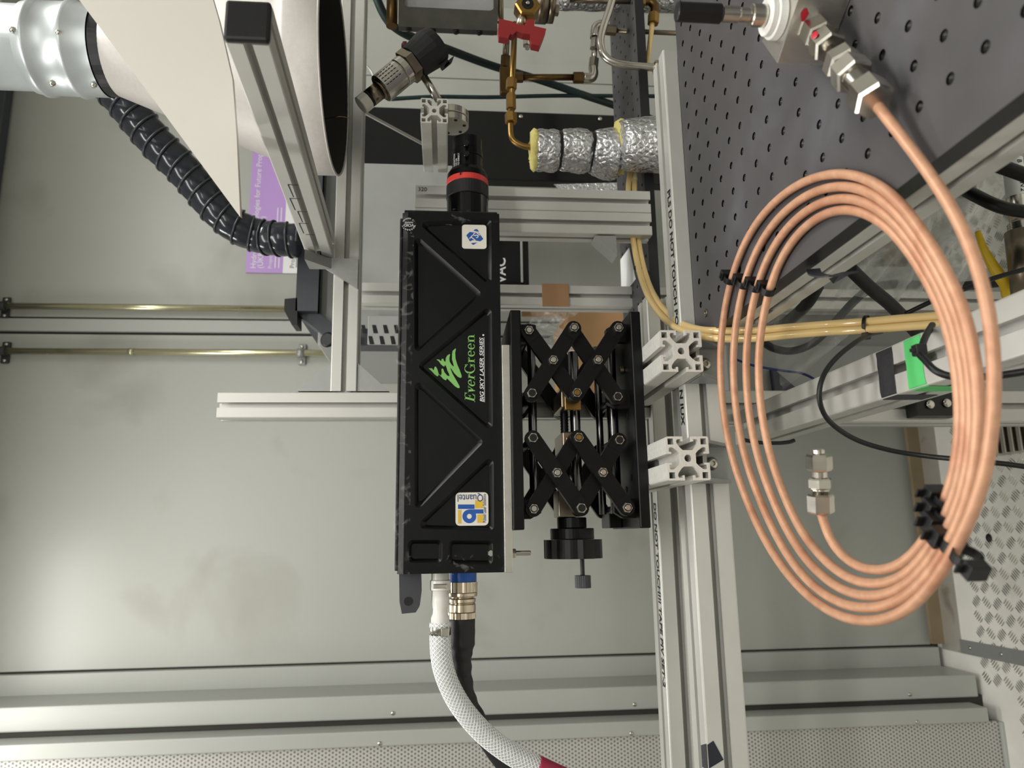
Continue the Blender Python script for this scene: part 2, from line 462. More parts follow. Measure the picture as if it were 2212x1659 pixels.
# raised tread bars (five-bar pattern), joined
random.seed(4)
mb = MB()
pc = 0.0300
i0, i1, j0, j1 = -34, 30, 0, 34
for i in range(i0, i1):
    for j in range(j0, j1):
        cx, cy = i*pc, 0.52 + j*pc
        if cy > 1.575 or (cy > 1.42 and cx < -0.30) or (cx < -0.40): continue
        if abs(cy - (1.43 + (cx+0.24)*0.30)) < 0.024 and -0.24 < cx < 0.4 and False: continue
        sgn = 1 if (i + j) % 2 == 0 else -1
        d = Vector((1, sgn, 0)).normalized(); q = Vector((-sgn, 1, 0)).normalized()
        for k in range(5):
            o = q*((k-2)*0.0052); hl = 0.0118 - 0.0012*abs(k-2); w = 0.0017; c = Vector((cx, cy, FL)) + o
            vs = [c - d*hl, c - d*hl*0.4 - q*w, c + d*hl*0.4 - q*w, c + d*hl, c + d*hl*0.4 + q*w, c - d*hl*0.4 + q*w, c - d*hl*0.5 + Vector((0,0,0.0020)), c + d*hl*0.5 + Vector((0,0,0.0020))]
            mb.add(vs, [(0,1,6),(1,2,7,6),(2,3,7),(3,4,7),(4,5,6,7),(5,0,6)])
part('tread_bars', mb, m_bars, floor, kind='stuff')
# flat wall strip on the floor, edge angle, cross strip with rivets
mb = MB().box((-0.262, 1.572, FL), (1.3, YB-0.012, FL+0.002))
part('edge_strip', mb, mat('edge_strip_metal', (200, 196, 188), 0.42, metal=0.6, var=0.1, scale=12, dirt=((140, 128, 112), 14, 0.55, 0.8)), floor)
mb = MB().box((-0.25, YB-0.022, FL), (1.3, YB-0.012, FL+0.03))
part('floor_angle', mb, mat('brown_edge', (142, 126, 100), 0.6, var=0.15, scale=20), floor)
a, b_ = P(2085, 1397, Z=FL), P(2212, 1422, Z=FL)
dv = (b_ - a).normalized(); sd = Vector((-dv.y, dv.x, 0))
a = a - dv*0.01; b2 = a + dv*0.42
mb = MB().add([p + Vector((0, 0, z)) for z in (0.0, 0.004) for p in (a - sd*0.014, b2 - sd*0.014, b2 + sd*0.014, a + sd*0.014)], [(0,3,2,1),(4,5,6,7),(0,1,5,4),(1,2,6,5),(2,3,7,6),(3,0,4,7)])
fs_ = part('floor_strip', mb, m_gus, floor)
for k in range(4):
    p = a + dv*(0.03 + k*0.09)
    part('rivet', MB().lathe([(0, 0.004), (0.0012, 0.0035), (0.002, 0.001)], p + Vector((0, 0, 0.004)), (0, 0, 1), 10), m_steel, fs_)
p = P(2137, 1162, Z=FL)
part('plate_hole', MB().lathe([(0, 0.0085), (0.0008, 0.0085)], p + Vector((0, 0, 0.0008)), (0, 0, 1), 14), m_hole, floor)
# back wall: backing slab, large flat panels with recessed joints
mb = MB().box((XL, YB+0.006, FL), (XR, YB+0.06, CEIL+0.05))
wall = struct('wall_back', mb, m_gap)
xs = {k: P(1000, k, Y=YB).x for k in (1423, 695, 727, 170, 132, 77, 42, 28)}
def panel(x0, x1, z0=FL+0.02, z1=CEIL+0.02, y=YB, t=0.012, mt=m_wall):
    return MB().bbox((x0, y, z0), (x1, y+t, z1), 0.002), mt
mb, mt = panel(xs[1423], xs[727]-0.0015); part('wall_panel', mb, mt, wall)
mb, mt = panel(xs[727]+0.004, xs[695]-0.0025, y=YB-0.004, t=0.016, mt=m_wall2); part('joint_cover', mb, mt, wall)
mb, mt = panel(xs[695]+0.0015, xs[170]-0.001); part('wall_panel', mb, mt, wall)
# corrugated container-style folds to the right of the panels (one folded sheet, seen in plan and extruded upwards)
pl = [(xs[170]+0.001, YB), (xs[132], YB), (xs[77], YB-0.048), (xs[42], YB-0.048), (xs[28]+0.02, YB)]
step = pl[-1][0] - pl[1][0] + 0.05
for k in range(1, 5):
    for q in (1, 2, 3, 4):
        if pl[q][0] + step*k < XR: pl.append((pl[q][0] + step*k, pl[q][1]))
pl.append((XR, YB))
outl = pl + [(XR, YB+0.02), (pl[0][0], YB+0.02)]
part('corrugated_sheet', MB().prism([outl], (0, 0, FL), (1, 0, 0), (0, 1, 0), (0, 0, CEIL-FL+0.02)), m_wall, wall)
# left of the panels: stepped door frame and a door leaf of perforated sheet
x1 = P(1000, 1428, Y=1.64).x; x2 = P(1000, 1474, Y=1.64).x
part('frame_strip', MB().bbox((x2-0.02, 1.635, FL+0.012), (x1, YB+0.004, CEIL+0.02), 0.0015), m_wall2, wall)
xf0 = P(1000, 1495, Y=1.525).x; xf1 = P(1000, 1547, Y=1.525).x
d1 = struct('door_1', MB().bbox((xf1, 1.525, FL+0.012), (xf0, 1.64, CEIL+0.02), 0.003), m_wall2)
rag = MB()
xg0 = xf1 + 0.001; xg1 = P(1000, 1562, Y=1.50).x - 0.012
rag.box((xg1-0.03, 1.532, FL), (xg0+0.002, 1.60, CEIL+0.02)); part('dark_gap', rag, m_gap, d1)
xd0 = P(1000, 1577, Y=1.478).x + 0.004; xd1 = P(1000, 1606, Y=1.478).x
part('leaf_stile', MB().bbox((xd1, 1.478, FL+0.03), (xd0, 1.53, CEIL), 0.0025), m_wall2, d1)
zb = P(2163, 1560, Y=1.478).z
part('leaf_rail', MB().bbox((-1.1, 1.478, zb-0.022), (xd1-0.0005, 1.53, zb), 0.002), m_wall2, d1)
part('perforated_sheet', MB().box((-1.1, 1.486, zb+0.0005), (xd1-0.0005, 1.492, CEIL)), m_perf, d1)
for zz in (0.93, 0.12, -0.35, -0.92):
    part('screw', MB().lathe([(0, 0.004), (0.001, 0.0036), (0.0016, 0.001)], ((xd0+xd1)/2 - 0.008, 1.478, zz), (0, -1, 0), 10), m_steel, d1)
    part('screw', MB().lathe([(0, 0.004), (0.001, 0.0036), (0.0016, 0.001)], ((xf0+xf1)/2 - 0.012, 1.525, zz-0.02), (0, -1, 0), 10), m_steel, d1)
# the other walls, ceiling and the dark strip at the wall top
struct('wall_left', MB().box((XL-0.06, YF, FL), (XL, YB+0.06, CEIL+0.05)), m_wall)
struct('wall_right', MB().box((XR, YF, FL), (XR+0.06, YB+0.06, CEIL+0.05)), m_wall)
struct('wall_front', MB().box((XL, YF-0.06, FL), (XR, YF, CEIL+0.05)), m_wall)
ceil = struct('ceiling', MB().box((XL, YF, CEIL), (XR, YB+0.06, CEIL+0.05)), m_ceil)
struct('top_strip', MB().bbox((-0.30, YB-0.035, CEIL-0.028), (XR-0.01, YB-0.006, CEIL), 0.003), m_cased)  # dark band along the top of the back wall, built as a strip
for i, (x, y, sx, sy, w) in enumerate(LAMPS):
    t = thing('ceiling_lamp', ['long ceiling lamp nearest the back wall, left of the duct', 'long ceiling lamp over the laser', 'longest ceiling lamp, well behind the camera', 'added fill lamp on the ceiling over the right of the bench, out of view'][i], 'lamp', (x, y, CEIL-0.02))
    part('lamp_body', MB().bbox((x-sx/2-0.015, y-sy/2-0.015, CEIL-0.030), (x+sx/2+0.015, y+sy/2+0.015, CEIL), 0.004), m_whitep, t)
    part('diffuser', MB().bbox((x-sx/2, y-sy/2, CEIL-0.038), (x+sx/2, y+sy/2, CEIL-0.0305), 0.002), m_lampshade, t)

# ================================================================= ALUMINIUM PROFILES
def prof_section(s):
    """T-slot section of outer size s; returns outline + holes"""
    h = s/2; k = s/40.0
    q = []          # one quarter, from the slot on +x going counter-clockwise to the slot on +y
    q += [(h, 4.1*k), ]
    r = 1.8*k
    q += [(h, h-r), (h-r*0.3, h-r*0.3), (h-r, h)]
    q += [(4.1*k, h), (4.1*k, h-4.6*k), (5.9*k, h-4.6*k), (6.1*k, h-2.4*k), (9.4*k, h-2.6*k), (10.2*k, h-4.2*k), (9.8*k, h-6.5*k), (6.8*k, h-10.5*k), (4.4*k, h-12.6*k)]
    pts = []
    def rot(p, n):
        x, y = p
        for _ in range(n): x, y = -y, x
        return (x, y)
    # second half of the slot on +x is the mirror of the +y one
    head = [(4.4, 12.6), (6.8, 10.5), (9.8, 6.5), (10.2, 4.2), (9.4, 2.6), (6.1, 2.4), (5.9, 4.6), (4.1, 4.6)]
    head = [(h-b*k, a*k) for a, b in head]
    for n in range(4): pts += [rot(p, n) for p in head + q]
    c = h - 4.6*k; w = 2.8*k
    hol = [[(4.0*k*0.85*math.cos(a*math.pi/8), 4.0*k*0.85*math.sin(a*math.pi/8)) for a in range(16)]]
    for sx in (1, -1):
        for sy in (1, -1): hol.append([(sx*c-w, sy*c-w), (sx*c+w, sy*c-w), (sx*c+w, sy*c+w), (sx*c-w, sy*c+w)])
    return [pts] + hol
def profile_mb(p0, p1, s, U=None):
    p0, p1 = Vector(p0), Vector(p1); D = p1 - p0; d = D.normalized()
    U = Vector(U) if U else (Vector((0, 0, 1)) if abs(d.z) < 0.9 else Vector((1, 0, 0)))
    U = (U - d*U.dot(d)).normalized(); V = d.cross(U)
    return MB().prism(prof_section(s), p0, U, V, D)

ZT = -0.238                                    # top of the two long beams
# front beam (carries the stubs and the handwriting)
bf = thing('front_beam', 'long aluminium beam with handwriting, in front, carrying both rail stubs', 'beam', (0.0, 0.7325, ZT-0.04))
xe = P(1450, 108, Y=0.713).x
part('profile', profile_mb((-0.75, 0.733, ZT-0.02), (xe, 0.733, ZT-0.02), 0.040), m_alu, bf)
# the two ink inscriptions lie upside down on the top faces (written from the far side)
def hand(body, x, y, size, z=ZT): return MB().text(body, (x, y, z), (-1, 0, 0), (0, -1, 0), size, shear=0.12, bold=0.0004, ext=0.0003)
xa = P(1447, 405, Z=ZT).x
part('handwriting', hand('PLS DO NOT TOUCH POS', xa, 0.7265, 0.0135), m_ink, bf)
part('handwriting', hand('N IUX', P(1474, 838, Z=ZT).x, 0.7265, 0.0135), m_ink, bf)
# strip of black vinyl tape round the front top edge
c0 = P(1532, 1606, Y=0.7125); 
tp = [P(1540, 1600, Y=0.7125), P(1563, 1641, Y=0.7125), P(1530, 1659, Y=0.7125)]
mb = MB().flat([(P(1526, 1609, Y=0.7128).x, ZT-0.001), (P(1541, 1600, Y=0.7128).x, P(1541, 1600, Y=0.7128).z), (P(1563, 1641, Y=0.7128).x, P(1563, 1641, Y=0.7128).z), (P(1535, 1660, Y=0.7128).x, ZT-0.0012)], (0, 0.7128, 0), (1, 0, 0), (0, 0, 1), 0.0002)
xq = [P(1527, 1609, Y=0.7128).x, P(1533, 1662, Y=0.7128).x]
mb.flat([(xq[0]+0.001, 0.7128), (xq[1], 0.7128), (xq[1]-0.002, 0.7275), (xq[0]-0.004, 0.7275)], (0, 0, ZT), (1, 0, 0), (0, 1, 0), 0.0003)
tb = part('black_tape', mb, m_vtape, bf)
# rear beam
br = thing('rear_beam', 'long aluminium beam with handwriting, behind the front beam at the same height', 'beam', (0.0, 0.852, ZT-0.04))
xe2 = P(1415, 652, Y=0.852).x
part('profile', profile_mb((-0.80, 0.852, ZT-0.02), (xe2, 0.852, ZT-0.02), 0.040), m_alu, br)
part('handwriting', hand('DO NOT TOUCH!!! TAPE PIV SET-2', P(1413, 1085, Z=ZT).x, 0.8455, 0.0128), m_ink, br)

# two rail stubs across the beams, with cast brackets
def stub(xc, label):
    t = thing('rail_stub', label, 'rail', (xc, 0.755, ZT), 'rail stubs under the lab jack')
    part('profile', profile_mb((xc, 0.6535, ZT+0.02), (xc, 0.872, ZT+0.02), 0.0398), m_alucut, t)
    return t
XS1, XS2 = 0.1655, 0.0655
stub(XS1, 'short cut aluminium rail under the right side of the jack, beside the breadboard')
stub(XS2, 'short cut aluminium rail under the left side of the jack, further from the breadboard')
def bracket(xc, label):
    y0 = 0.7128; w = 0.0385
    t = thing('angle_bracket', label, 'bracket', (xc, y0, ZT-0.02), 'angle brackets under the rail stubs')
    part('base_plate', MB().bbox((xc-w/2, y0-0.0045, ZT-0.0405), (xc+w/2, y0-0.0003, ZT-0.0003), 0.0008), m_gus, t)
    part('top_plate', MB().bbox((xc-w/2, y0-0.040, ZT-0.0045), (xc+w/2, y0-0.0048, ZT-0.0004), 0.0008), m_gus, t)
    for sx in (-1, 1):
        xa = xc + sx*w/2 - (0.003 if sx > 0 else 0)
        part('side_gusset', MB().prism([[(-0.0048, -0.0402), (-0.0048, -0.0048), (-0.0395, -0.0048), (-0.0395, -0.0075)]], (xa, y0, ZT), (0, 1, 0), (0, 0, 1), (0.003, 0, 0)), m_gus, t)
    b = part('bolt', MB().lathe([(0, 0.0068), (0.002, 0.0066), (0.0042, 0.0052), (0.0052, 0.003), (0.0053, 0.0026), (0.003, 0.0022)], (xc, y0-0.0046, ZT-0.021), (0, -1, 0), 18), m_steel, t, 'shiny steel bolt head')
bracket(XS1, 'grey cast bracket under the right rail stub, beside the breadboard')
bracket(XS2, 'grey cast bracket under the left rail stub')

# ================================================================= OPTICAL BREADBOARDS
def holed_plate(mb, x0, y0, nx, ny, p, z, r=0.0032, depth=0.008, skip=None, n=10):
    """plate top with round holes: every cell a square ring round its hole"""
    for i in range(nx):
        for j in range(ny):
            cx, cy = x0 + (i+0.5)*p, y0 + (j+0.5)*p
            h = p/2; vs = []; sq = []
            for k in range(n):
                a = 2*math.pi*(k+0.5)/n; c, s_ = math.cos(a), math.sin(a); q = max(abs(c), abs(s_))
                sq.append((cx + h*c/q, cy + h*s_/q, z)); vs.append((cx + r*c, cy + r*s_, z))
            corn = [(cx+h, cy+h, z), (cx-h, cy+h, z), (cx-h, cy-h, z), (cx+h, cy-h, z)]
            allv = sq + vs + [(a, b, z-0.0012) for a, b, _ in vs] + [((a-cx)*0.86+cx, (b-cy)*0.86+cy, z-0.0012) for a, b, _ in vs] + [((a-cx)*0.86+cx, (b-cy)*0.86+cy, z-depth) for a, b, _ in vs] + corn
            fs = []
            for k in range(n):
                k2 = (k+1) % n
                a1, a2 = sq[k], sq[k2]
                ci = None
                for ii, cc in enumerate(corn):
                    on1 = abs(a1[0]-cc[0]) < 1e-9 or abs(a1[1]-cc[1]) < 1e-9
                    on2 = abs(a2[0]-cc[0]) < 1e-9 or abs(a2[1]-cc[1]) < 1e-9
                    if on1 and on2 and abs(a1[0]-a2[0]) > 1e-7 and abs(a1[1]-a2[1]) > 1e-7: ci = 5*n + ii
                fs.append((k, k2, n+k2, n+k) if ci is None else (k, ci, k2, n+k2, n+k))
            o = len(mb.v)
            mb.cm = 0; mb.add(allv, fs)
            mb.cm = 1
            for k in range(n):
                k2 = (k+1) % n
                mb.f.append([o+n+k, o+n+k2, o+2*n+k2, o+2*n+k]); mb.sm.append(False); mb.mi.append(1)
                mb.f.append([o+2*n+k, o+2*n+k2, o+3*n+k2, o+3*n+k]); mb.sm.append(False); mb.mi.append(1)
                mb.f.append([o+3*n+k, o+3*n+k2, o+4*n+k2, o+4*n+k]); mb.sm.append(True); mb.mi.append(1)
            mb.f.append([o+4*n+k for k in range(n)]); mb.sm.append(False); mb.mi.append(2)
            mb.cm = 0
def sides(mb, x0, y0, x1, y1, z0, z1):
    mb.cm = 3
    mb.add([(x0,y0,z0),(x1,y0,z0),(x1,y1,z0),(x0,y1,z0),(x0,y0,z1),(x1,y0,z1),(x1,y1,z1),(x0,y1,z1)], [(0,3,2,1),(0,1,5,4),(1,2,6,5),(2,3,7,6),(3,0,4,7)])
    mb.cm = 0
PB = 0.0246; ZB = -0.254
bbx0 = 0.2232 - 1.36*PB; bby1 = 0.7125
# hole grid starts so that the measured holes fall on it: X = .2232 + k*PB, Y = .6925 - k*.0252
mb = MB()
nx, ny = 27, 24; pY = PB*1.02
gx0 = 0.2232 - 0.5*PB; gy1 = 0.6925 + 0.5*pY
hp = MB(); holed_plate(hp, 0, 0, nx, ny, 1.0, 0, r=0.135, depth=0.008, n=10)
hp.v = [Vector((gx0 + v.x*PB, gy1 - ny*pY + v.y*pY, ZB + (v.z if v.z > -0.5 else v.z))) for v in hp.v]
X0, Y1 = 0.1885, 0.7122; X1 = gx0 + nx*PB; Y0 = gy1 - ny*pY
hp.add([(X0, Y0, ZB), (gx0, Y0, ZB), (gx0, gy1, ZB), (X0, gy1, ZB)], [(0, 1, 2, 3)])
hp.add([(X0, gy1, ZB), (X1, gy1, ZB), (X1, Y1, ZB), (X0, Y1, ZB)], [(0, 1, 2, 3)])
sides(hp, X0, Y0, X1, Y1, ZB-0.0128, ZB)
tb = thing('optical_breadboard', 'black breadboard in front on the right, with the copper coil lying on it', 'breadboard', ((X0+X1)/2, (Y0+Y1)/2, ZB-0.0128))
part('plate', hp, [m_bb, m_insert, m_hole, m_bbedge], tb)
p = P(1525, 676, Z=ZB)
part('corner_screw', MB().lathe([(0, 0.0042), (0.0006, 0.0042), (0.0007, 0.0022), (-0.0004, 0.0020)], p + Vector((0, 0, 0.0002)), (0, 0, 1), 16), m_steeld, tb)
# profile under its left edge
sp = thing('edge_profile', 'thin aluminium profile running under the left edge of the front breadboard', 'profile', (X0+0.015, 0.42, ZB-0.043))
part('profile', profile_mb((X0+0.0152, Y0+0.002, ZB-0.0283), (X0+0.0152, 0.7100, ZB-0.0283), 0.0300), m_alu, sp)
part('ink_mark', MB().text('LV51', P(1672, 672, X=X0), (0, 1, 0), (0, 0, 1), 0.010, ext=0.0006), m_ink, sp)
# torn strip of black foam tape hanging from the edge profile
a = P(1745, 603, X=X0-0.003); b_ = P(1775, 590, X=X0-0.012); c = P(1805, 597, X=X0-0.017); d = P(1836, 585, X=X0-0.020)
e = P(1800, 607, X=X0-0.02)
mb = MB().strip(smooth_path([P(1757, 582, X=X0-0.002), P(1762, 592, X=X0-0.008), P(1785, 597, X=X0-0.014), P(1812, 594, X=X0-0.016), P(1836, 588, X=X0-0.014)], 5), (0.1, 0.55, 0.8), 0.0095, 0.0012)
mb.add([P(1790, 602, X=X0-0.015), P(1800, 613, X=X0-0.017), P(1838, 592, X=X0-0.015), P(1815, 592, X=X0-0.013)], [(0, 1, 2, 3)])
solo('foam_tape_strip', mb, m_tape, 'torn black foam tape dangling from the edge of the breadboard', 'tape')
# rear breadboard
ZR = -0.258; PR = 0.0250
xr0, xr1 = P(1409, 643, Z=ZR).x, 1.30
ya, yb_ = P(1391, 370, Z=ZR).y, P(1333, 400, Z=ZR).y
nx = int((xr1-xr0)/PR); ny = max(3, round((yb_-ya)/PR)); 
hp = MB(); holed_plate(hp, 0, 0, nx, ny, 1.0, 0, r=0.10, depth=0.008, n=8)
pyr = (yb_-ya)/ny
hp.v = [Vector((xr0 + v.x*PR, ya + v.y*pyr, ZR + v.z)) for v in hp.v]
sides(hp, xr0, ya, xr0 + nx*PR, yb_, ZR-0.0125, ZR)
REAR = (xr0, ya, yb_, nx*PR)
t2 = thing('optical_breadboard', 'narrow black breadboard behind the beams, with a white paper on it', 'breadboard', (xr0+0.4, (ya+yb_)/2, ZR-0.0125))
part('plate', hp, [m_bb, m_insert, m_hole, m_bbedge], t2)
# supports that carry both breadboards down to the floor
for (x, y, z1, nm, lb) in ((0.74, 0.60, ZB-0.0130, 'support_post', 'aluminium post under the far right of the front breadboard'), (0.95, (ya+yb_)/2, ZR-0.0128, 'support_post', 'aluminium post under the right of the rear breadboard')):
    t = thing(nm, lb, 'leg', (x, y, FL)); part('profile', profile_mb((x, y, FL), (x, y, z1), 0.030), m_alu, t)
mb = MB().flat([(p.x, p.y) for p in (P(1358, 533, Z=ZR), P(1341, 561, Z=ZR), P(1344, 642, Z=ZR), P(1374, 606, Z=ZR), P(1368, 570, Z=ZR))], (0, 0, ZR), (1, 0, 0), (0, 1, 0), 0.0008)
pts = [(p.x, p.y) for p in (P(1360, 535, Z=ZR), P(1341, 561, Z=ZR), P(1344, 642, Z=ZR), P(1374, 603, Z=ZR))]
solo('paper_sheet', MB().prism([pts], (0, 0, ZR+0.0002), (1, 0, 0), (0, 1, 0), (0, 0, 0.0006)), m_paper, 'blank white paper lying on the rear breadboard beside the tan tubes', 'paper')

# ================================================================= LOWER FRAME (front to back rail, legs)
lr = thing('lower_rail', 'receding aluminium rail with green and black tape, below the bench', 'rail', (0.1225, 0.5, -0.39))
part('profile', profile_mb((0.1225, -0.05, -0.37), (0.1225, 0.868, -0.37), 0.040), m_alu, lr)
def wrap(yc0, yc1, name, mt):
    mb = MB(); e = 0.0003; x0, x1, z0, z1 = 0.1025-e, 0.1425+e, -0.39-e, -0.35+e
    j = 0.0006
    random.seed(int(yc0*1000))
    N = 8
    def edge(y): return [y + random.uniform(-0.0007, 0.0007) for _ in range(2*N+1)]
    A, B = edge(yc0), edge(yc1)
    path = [(x1, z1 - 0.022 + 0.022*k/N*1.0) for k in range(0)] 
    path = [(x1, -0.372), (x1, z1-0.002), (x1-0.002, z1)] + [(x1 - (x1-x0)*k/6, z1) for k in range(1, 6)] + [(x0+0.002, z1), (x0, z1-0.002), (x0, -0.362), (x0, -0.375), (x0, -0.384)]
    vs = []
    for k, (x, z) in enumerate(path): vs += [(x, A[k % len(A)], z), (x, B[k % len(B)], z)]
    return mb.add(vs, [(2*k, 2*k+1, 2*k+3, 2*k+2) for k in range(len(path)-1)])
part('black_tape', wrap(0.5385, 0.560, 'black', m_tape), m_tape, lr, 'band of black cloth tape')
part('green_tape', wrap(0.503, 0.523, 'green', m_green), m_green, lr, 'band of bright green tape')
# leg behind the rail, carrying the beams
xl = P(1900, 911, Y=0.8725).x
for (x, lb) in ((xl+0.02, 'aluminium post at the back of the beams, behind the green-taped rail'), (-0.70, 'aluminium post at the back of the beams, at the far left')):
    y = 0.8925
    t = thing('frame_upright', lb, 'post', (x, y, FL))
    part('profile', profile_mb((x, y, FL), (x, y, ZT), 0.0395), m_alu, t)
# ================================================================= LASER HEAD
YF0 = 0.730
def L2(x, y, Y=YF0):
    p = P(x, y, Y=Y); return (p.x, p.z)
def round_poly(pts, r, seg=5):
    out = []; n = len(pts)
    for i in range(n):
        a, b, c = Vector(pts[i-1]), Vector(pts[i]), Vector(pts[(i+1) % n])
        u = (a-b).normalized(); v = (c-b).normalized()
        ang = math.acos(max(-1, min(1, u.dot(v)))); t = r/math.tan(ang/2)
        t = min(t, (a-b).length*0.45, (c-b).length*0.45); rr = t*math.tan(ang/2)
        ctr = b + (u+v).normalized()*(rr/math.sin(ang/2))
        s, e = b + u*t - ctr, b + v*t - ctr
        a0 = math.atan2(s.y, s.x); a1 = math.atan2(e.y, e.x); d = (a1-a0+math.pi) % (2*math.pi) - math.pi
        for k in range(seg+1):
            q = a0 + d*k/seg; out.append((ctr.x + rr*math.cos(q), ctr.y + rr*math.sin(q)))
    return out
def ccw(p):
    return p if sum(p[i][0]*p[(i+1) % len(p)][1] - p[(i+1) % len(p)][0]*p[i][1] for i in range(len(p))) > 0 else list(reversed(p))
def inset(pts, d):
    pts = ccw(pts); n = len(pts); out = []
    for i in range(n):
        a, b, c = Vector(pts[i-1]), Vector(pts[i]), Vector(pts[(i+1) % n])
        n1 = Vector((-(b-a).y, (b-a).x)).normalized(); n2 = Vector((-(c-b).y, (c-b).x)).normalized()
        k = (n1+n2); k = k/(k.length_squared)*2
        out.append(tuple(b + k*d))
    return out
LX0, LX1 = L2(1000, 1238)[0], L2(1000, 460)[0]
LZ0, LZ1 = -0.0553, 0.0463
LY1 = 0.812
DEP = 0.0045
lt = thing('laser_unit', 'long black laser housing with triangular recesses and a green logo', 'laser', ((LX0+LX1)/2, 0.77, LZ0))
pock = [([(895, 503), (1042, 634), (895, 770)], 0.0042), ([(899, 479), (1062, 473), (1062, 622)], 0.0042), ([(900, 790), (1062, 655), (1065, 938)], 0.0046),
        ([(895, 815), (1046, 954), (895, 1110)], 0.0042), ([(892, 1142), (1066, 978), (1067, 1147)], 0.0046), ([(880, 1166), (956, 1166), (956, 1216), (880, 1216)], 0.0052), ([(968, 1167), (1065, 1168), (1065, 1220), (968, 1218)], 0.0046)]
body = MB()
rect = [(LX0, LZ0), (LX1, LZ0), (LX1, LZ1-0.006), (LX0, LZ1-0.006)]
holes = []
for q, r in pock:
    w = ccw([L2(*p) for p in q]); o = round_poly(w, r); i_ = round_poly(inset(w, 0.0020), r*0.7)
    i2 = round_poly(inset(w, 0.0038), r*0.5)
    holes.append(o); n = len(o)
    vs = [(a, YF0, b) for a, b in o] + [(a, YF0+0.0018, b) for a, b in i_] + [(a, YF0+DEP, b) for a, b in i2]
    body.add(vs, [(k, n+k, n+(k+1) % n, (k+1) % n) for k in range(n)] + [(n+k, 2*n+k, 2*n+(k+1) % n, n+(k+1) % n) for k in range(n)], True)
    body.add([(a, YF0+DEP, b) for a, b in i2], [tuple(range(n))])
# front face with the openings
flat = [p for l in [rect]+holes for p in l]
tri = tessellate_polygon([[Vector((a, b, 0)) for a, b in l] for l in [rect]+[list(reversed(h)) for h in holes]])
flat2 = [p for l in [rect]+[list(reversed(h)) for h in holes] for p in l]
fs = []
for t in tri:
    (ax, ay), (bx, by), (cx, cy) = (flat2[i] for i in t)
    fs.append(tuple(t) if (bx-ax)*(cy-ay)-(cx-ax)*(by-ay) > 0 else tuple(reversed(t)))
body.add([(a, YF0, b) for a, b in flat2], fs)
# the rest of the housing: section in Y-Z with bevelled top edges, closed to the pockets' backs
sec = [(YF0, LZ0), (YF0, LZ1-0.006), (YF0+0.004, LZ1), (LY1-0.004, LZ1), (LY1, LZ1-0.004), (LY1, LZ0)]
n = len(sec); vs = [(LX0, y, z) for y, z in sec] + [(LX1, y, z) for y, z in sec]
body.add(vs, [(k, (k+1) % n, n+(k+1) % n, n+k) for k in range(1, n)] + [tuple(reversed(range(n))), tuple(range(n, 2*n))])
part('housing', body, m_black, lt)
part('top_cover', MB().bbox((LX0+0.003, YF0+0.003, LZ1-0.0005), (LX1-0.006, LY1-0.003, LZ1+0.0025), 0.001), m_blackp, lt)
part('end_cap', MB().bbox((LX1-0.0005, YF0+0.002, LZ0+0.002), (LX1+0.003, LY1-0.002, LZ1-0.002), 0.001), m_blackg, lt)
YP = YF0 + DEP
XD, ZD = (1, 0, 0), (0, 0, 1)
# printed logo on the middle recess
def pxpoly(pts, ox, oy, s, Y): return [L2(ox + a/s, oy + b/s, Y) for a, b in pts]
tree = [(438,915),(500,915),(528,950),(545,890),(565,885),(590,930),(605,980),(612,1010),(650,1040),(665,1000),(660,930),(675,917),(690,925),(710,980),(760,1040),(800,1048),(790,1010),(760,950),(748,905),(735,870),(715,858),(713,885),(690,880),(650,845),(620,800),(575,762),(620,765),(655,795),(665,755),(690,750),(705,790),(730,805),(735,740),(760,695),(800,670),(808,680),(795,740),(800,800),(830,850),(865,885),(870,870),(840,760),(842,670),(850,620),(895,577),(908,580),(895,650),(900,750),(930,850),(970,940),(1005,1040),(1005,1070),(980,1078),(940,1060),(880,1000),(830,925),(815,905),(815,920),(850,1010),(920,1130),(970,1220),(970,1250),(940,1252),(890,1220),(820,1150),(765,1095),(745,1090),(745,1115),(730,1120),(690,1095),(640,1040),(605,1018),(608,1045),(585,1050),(545,1020),(490,960)]
part('tree_emblem', MB().flat(pxpoly(tree, 870, 680, 7.9, YP), (0, YP, 0), XD, ZD, 0.0004), m_lgreen, lt, 'green zigzag tree emblem')
# serif lettering: stroke outlines drawn letter by letter on a unit grid (cap height 1)
def ring(cx, cy, rx, ry, tx, ty, a0=0, a1=360, n=26):
    pts = [(cx + rx*math.cos(math.radians(a0+(a1-a0)*k/n)), cy + ry*math.sin(math.radians(a0+(a1-a0)*k/n))) for k in range(n+1)]
    inn = [(cx + (rx-tx)*math.cos(math.radians(a0+(a1-a0)*k/n)), cy + (ry-ty)*math.sin(math.radians(a0+(a1-a0)*k/n))) for k in range(n, -1, -1)]
    return pts + inn
def bar(x0, y0, x1, y1): return [(x0, y0), (x1, y0), (x1, y1), (x0, y1)]
XH = 0.66
def s_E(x): return [bar(x+.09, 0, x+.25, 1), bar(x, 0, x+.62, .05), bar(x, .95, x+.62, 1), bar(x+.2, .48, x+.44, .53), [(x+.57,0),(x+.66,.26),(x+.62,.26),(x+.48,.04)], [(x+.56,1),(x+.62,.76),(x+.58,.76),(x+.46,.96)], bar(x+.42, .38, x+.46, .63)], .70
def s_v(x): return [[(x+.04, XH),(x+.2, XH),(x+.34, .16),(x+.28, 0),(x+.22, 0)], [(x+.28, 0),(x+.5, XH),(x+.44, XH),(x+.28, .16)], bar(x-.03, XH-.04, x+.26, XH), bar(x+.36, XH-.04, x+.56, XH)], .56
def s_e(x): return [ring(x+.27, XH/2, .27, XH/2+.01, .13, .05, 0, 322), bar(x+.1, XH/2+.01, x+.5, XH/2+.06), ring(x+.27, XH/2, .27, XH/2+.01, .09, .05, -38+360-6, 360-38)], .60
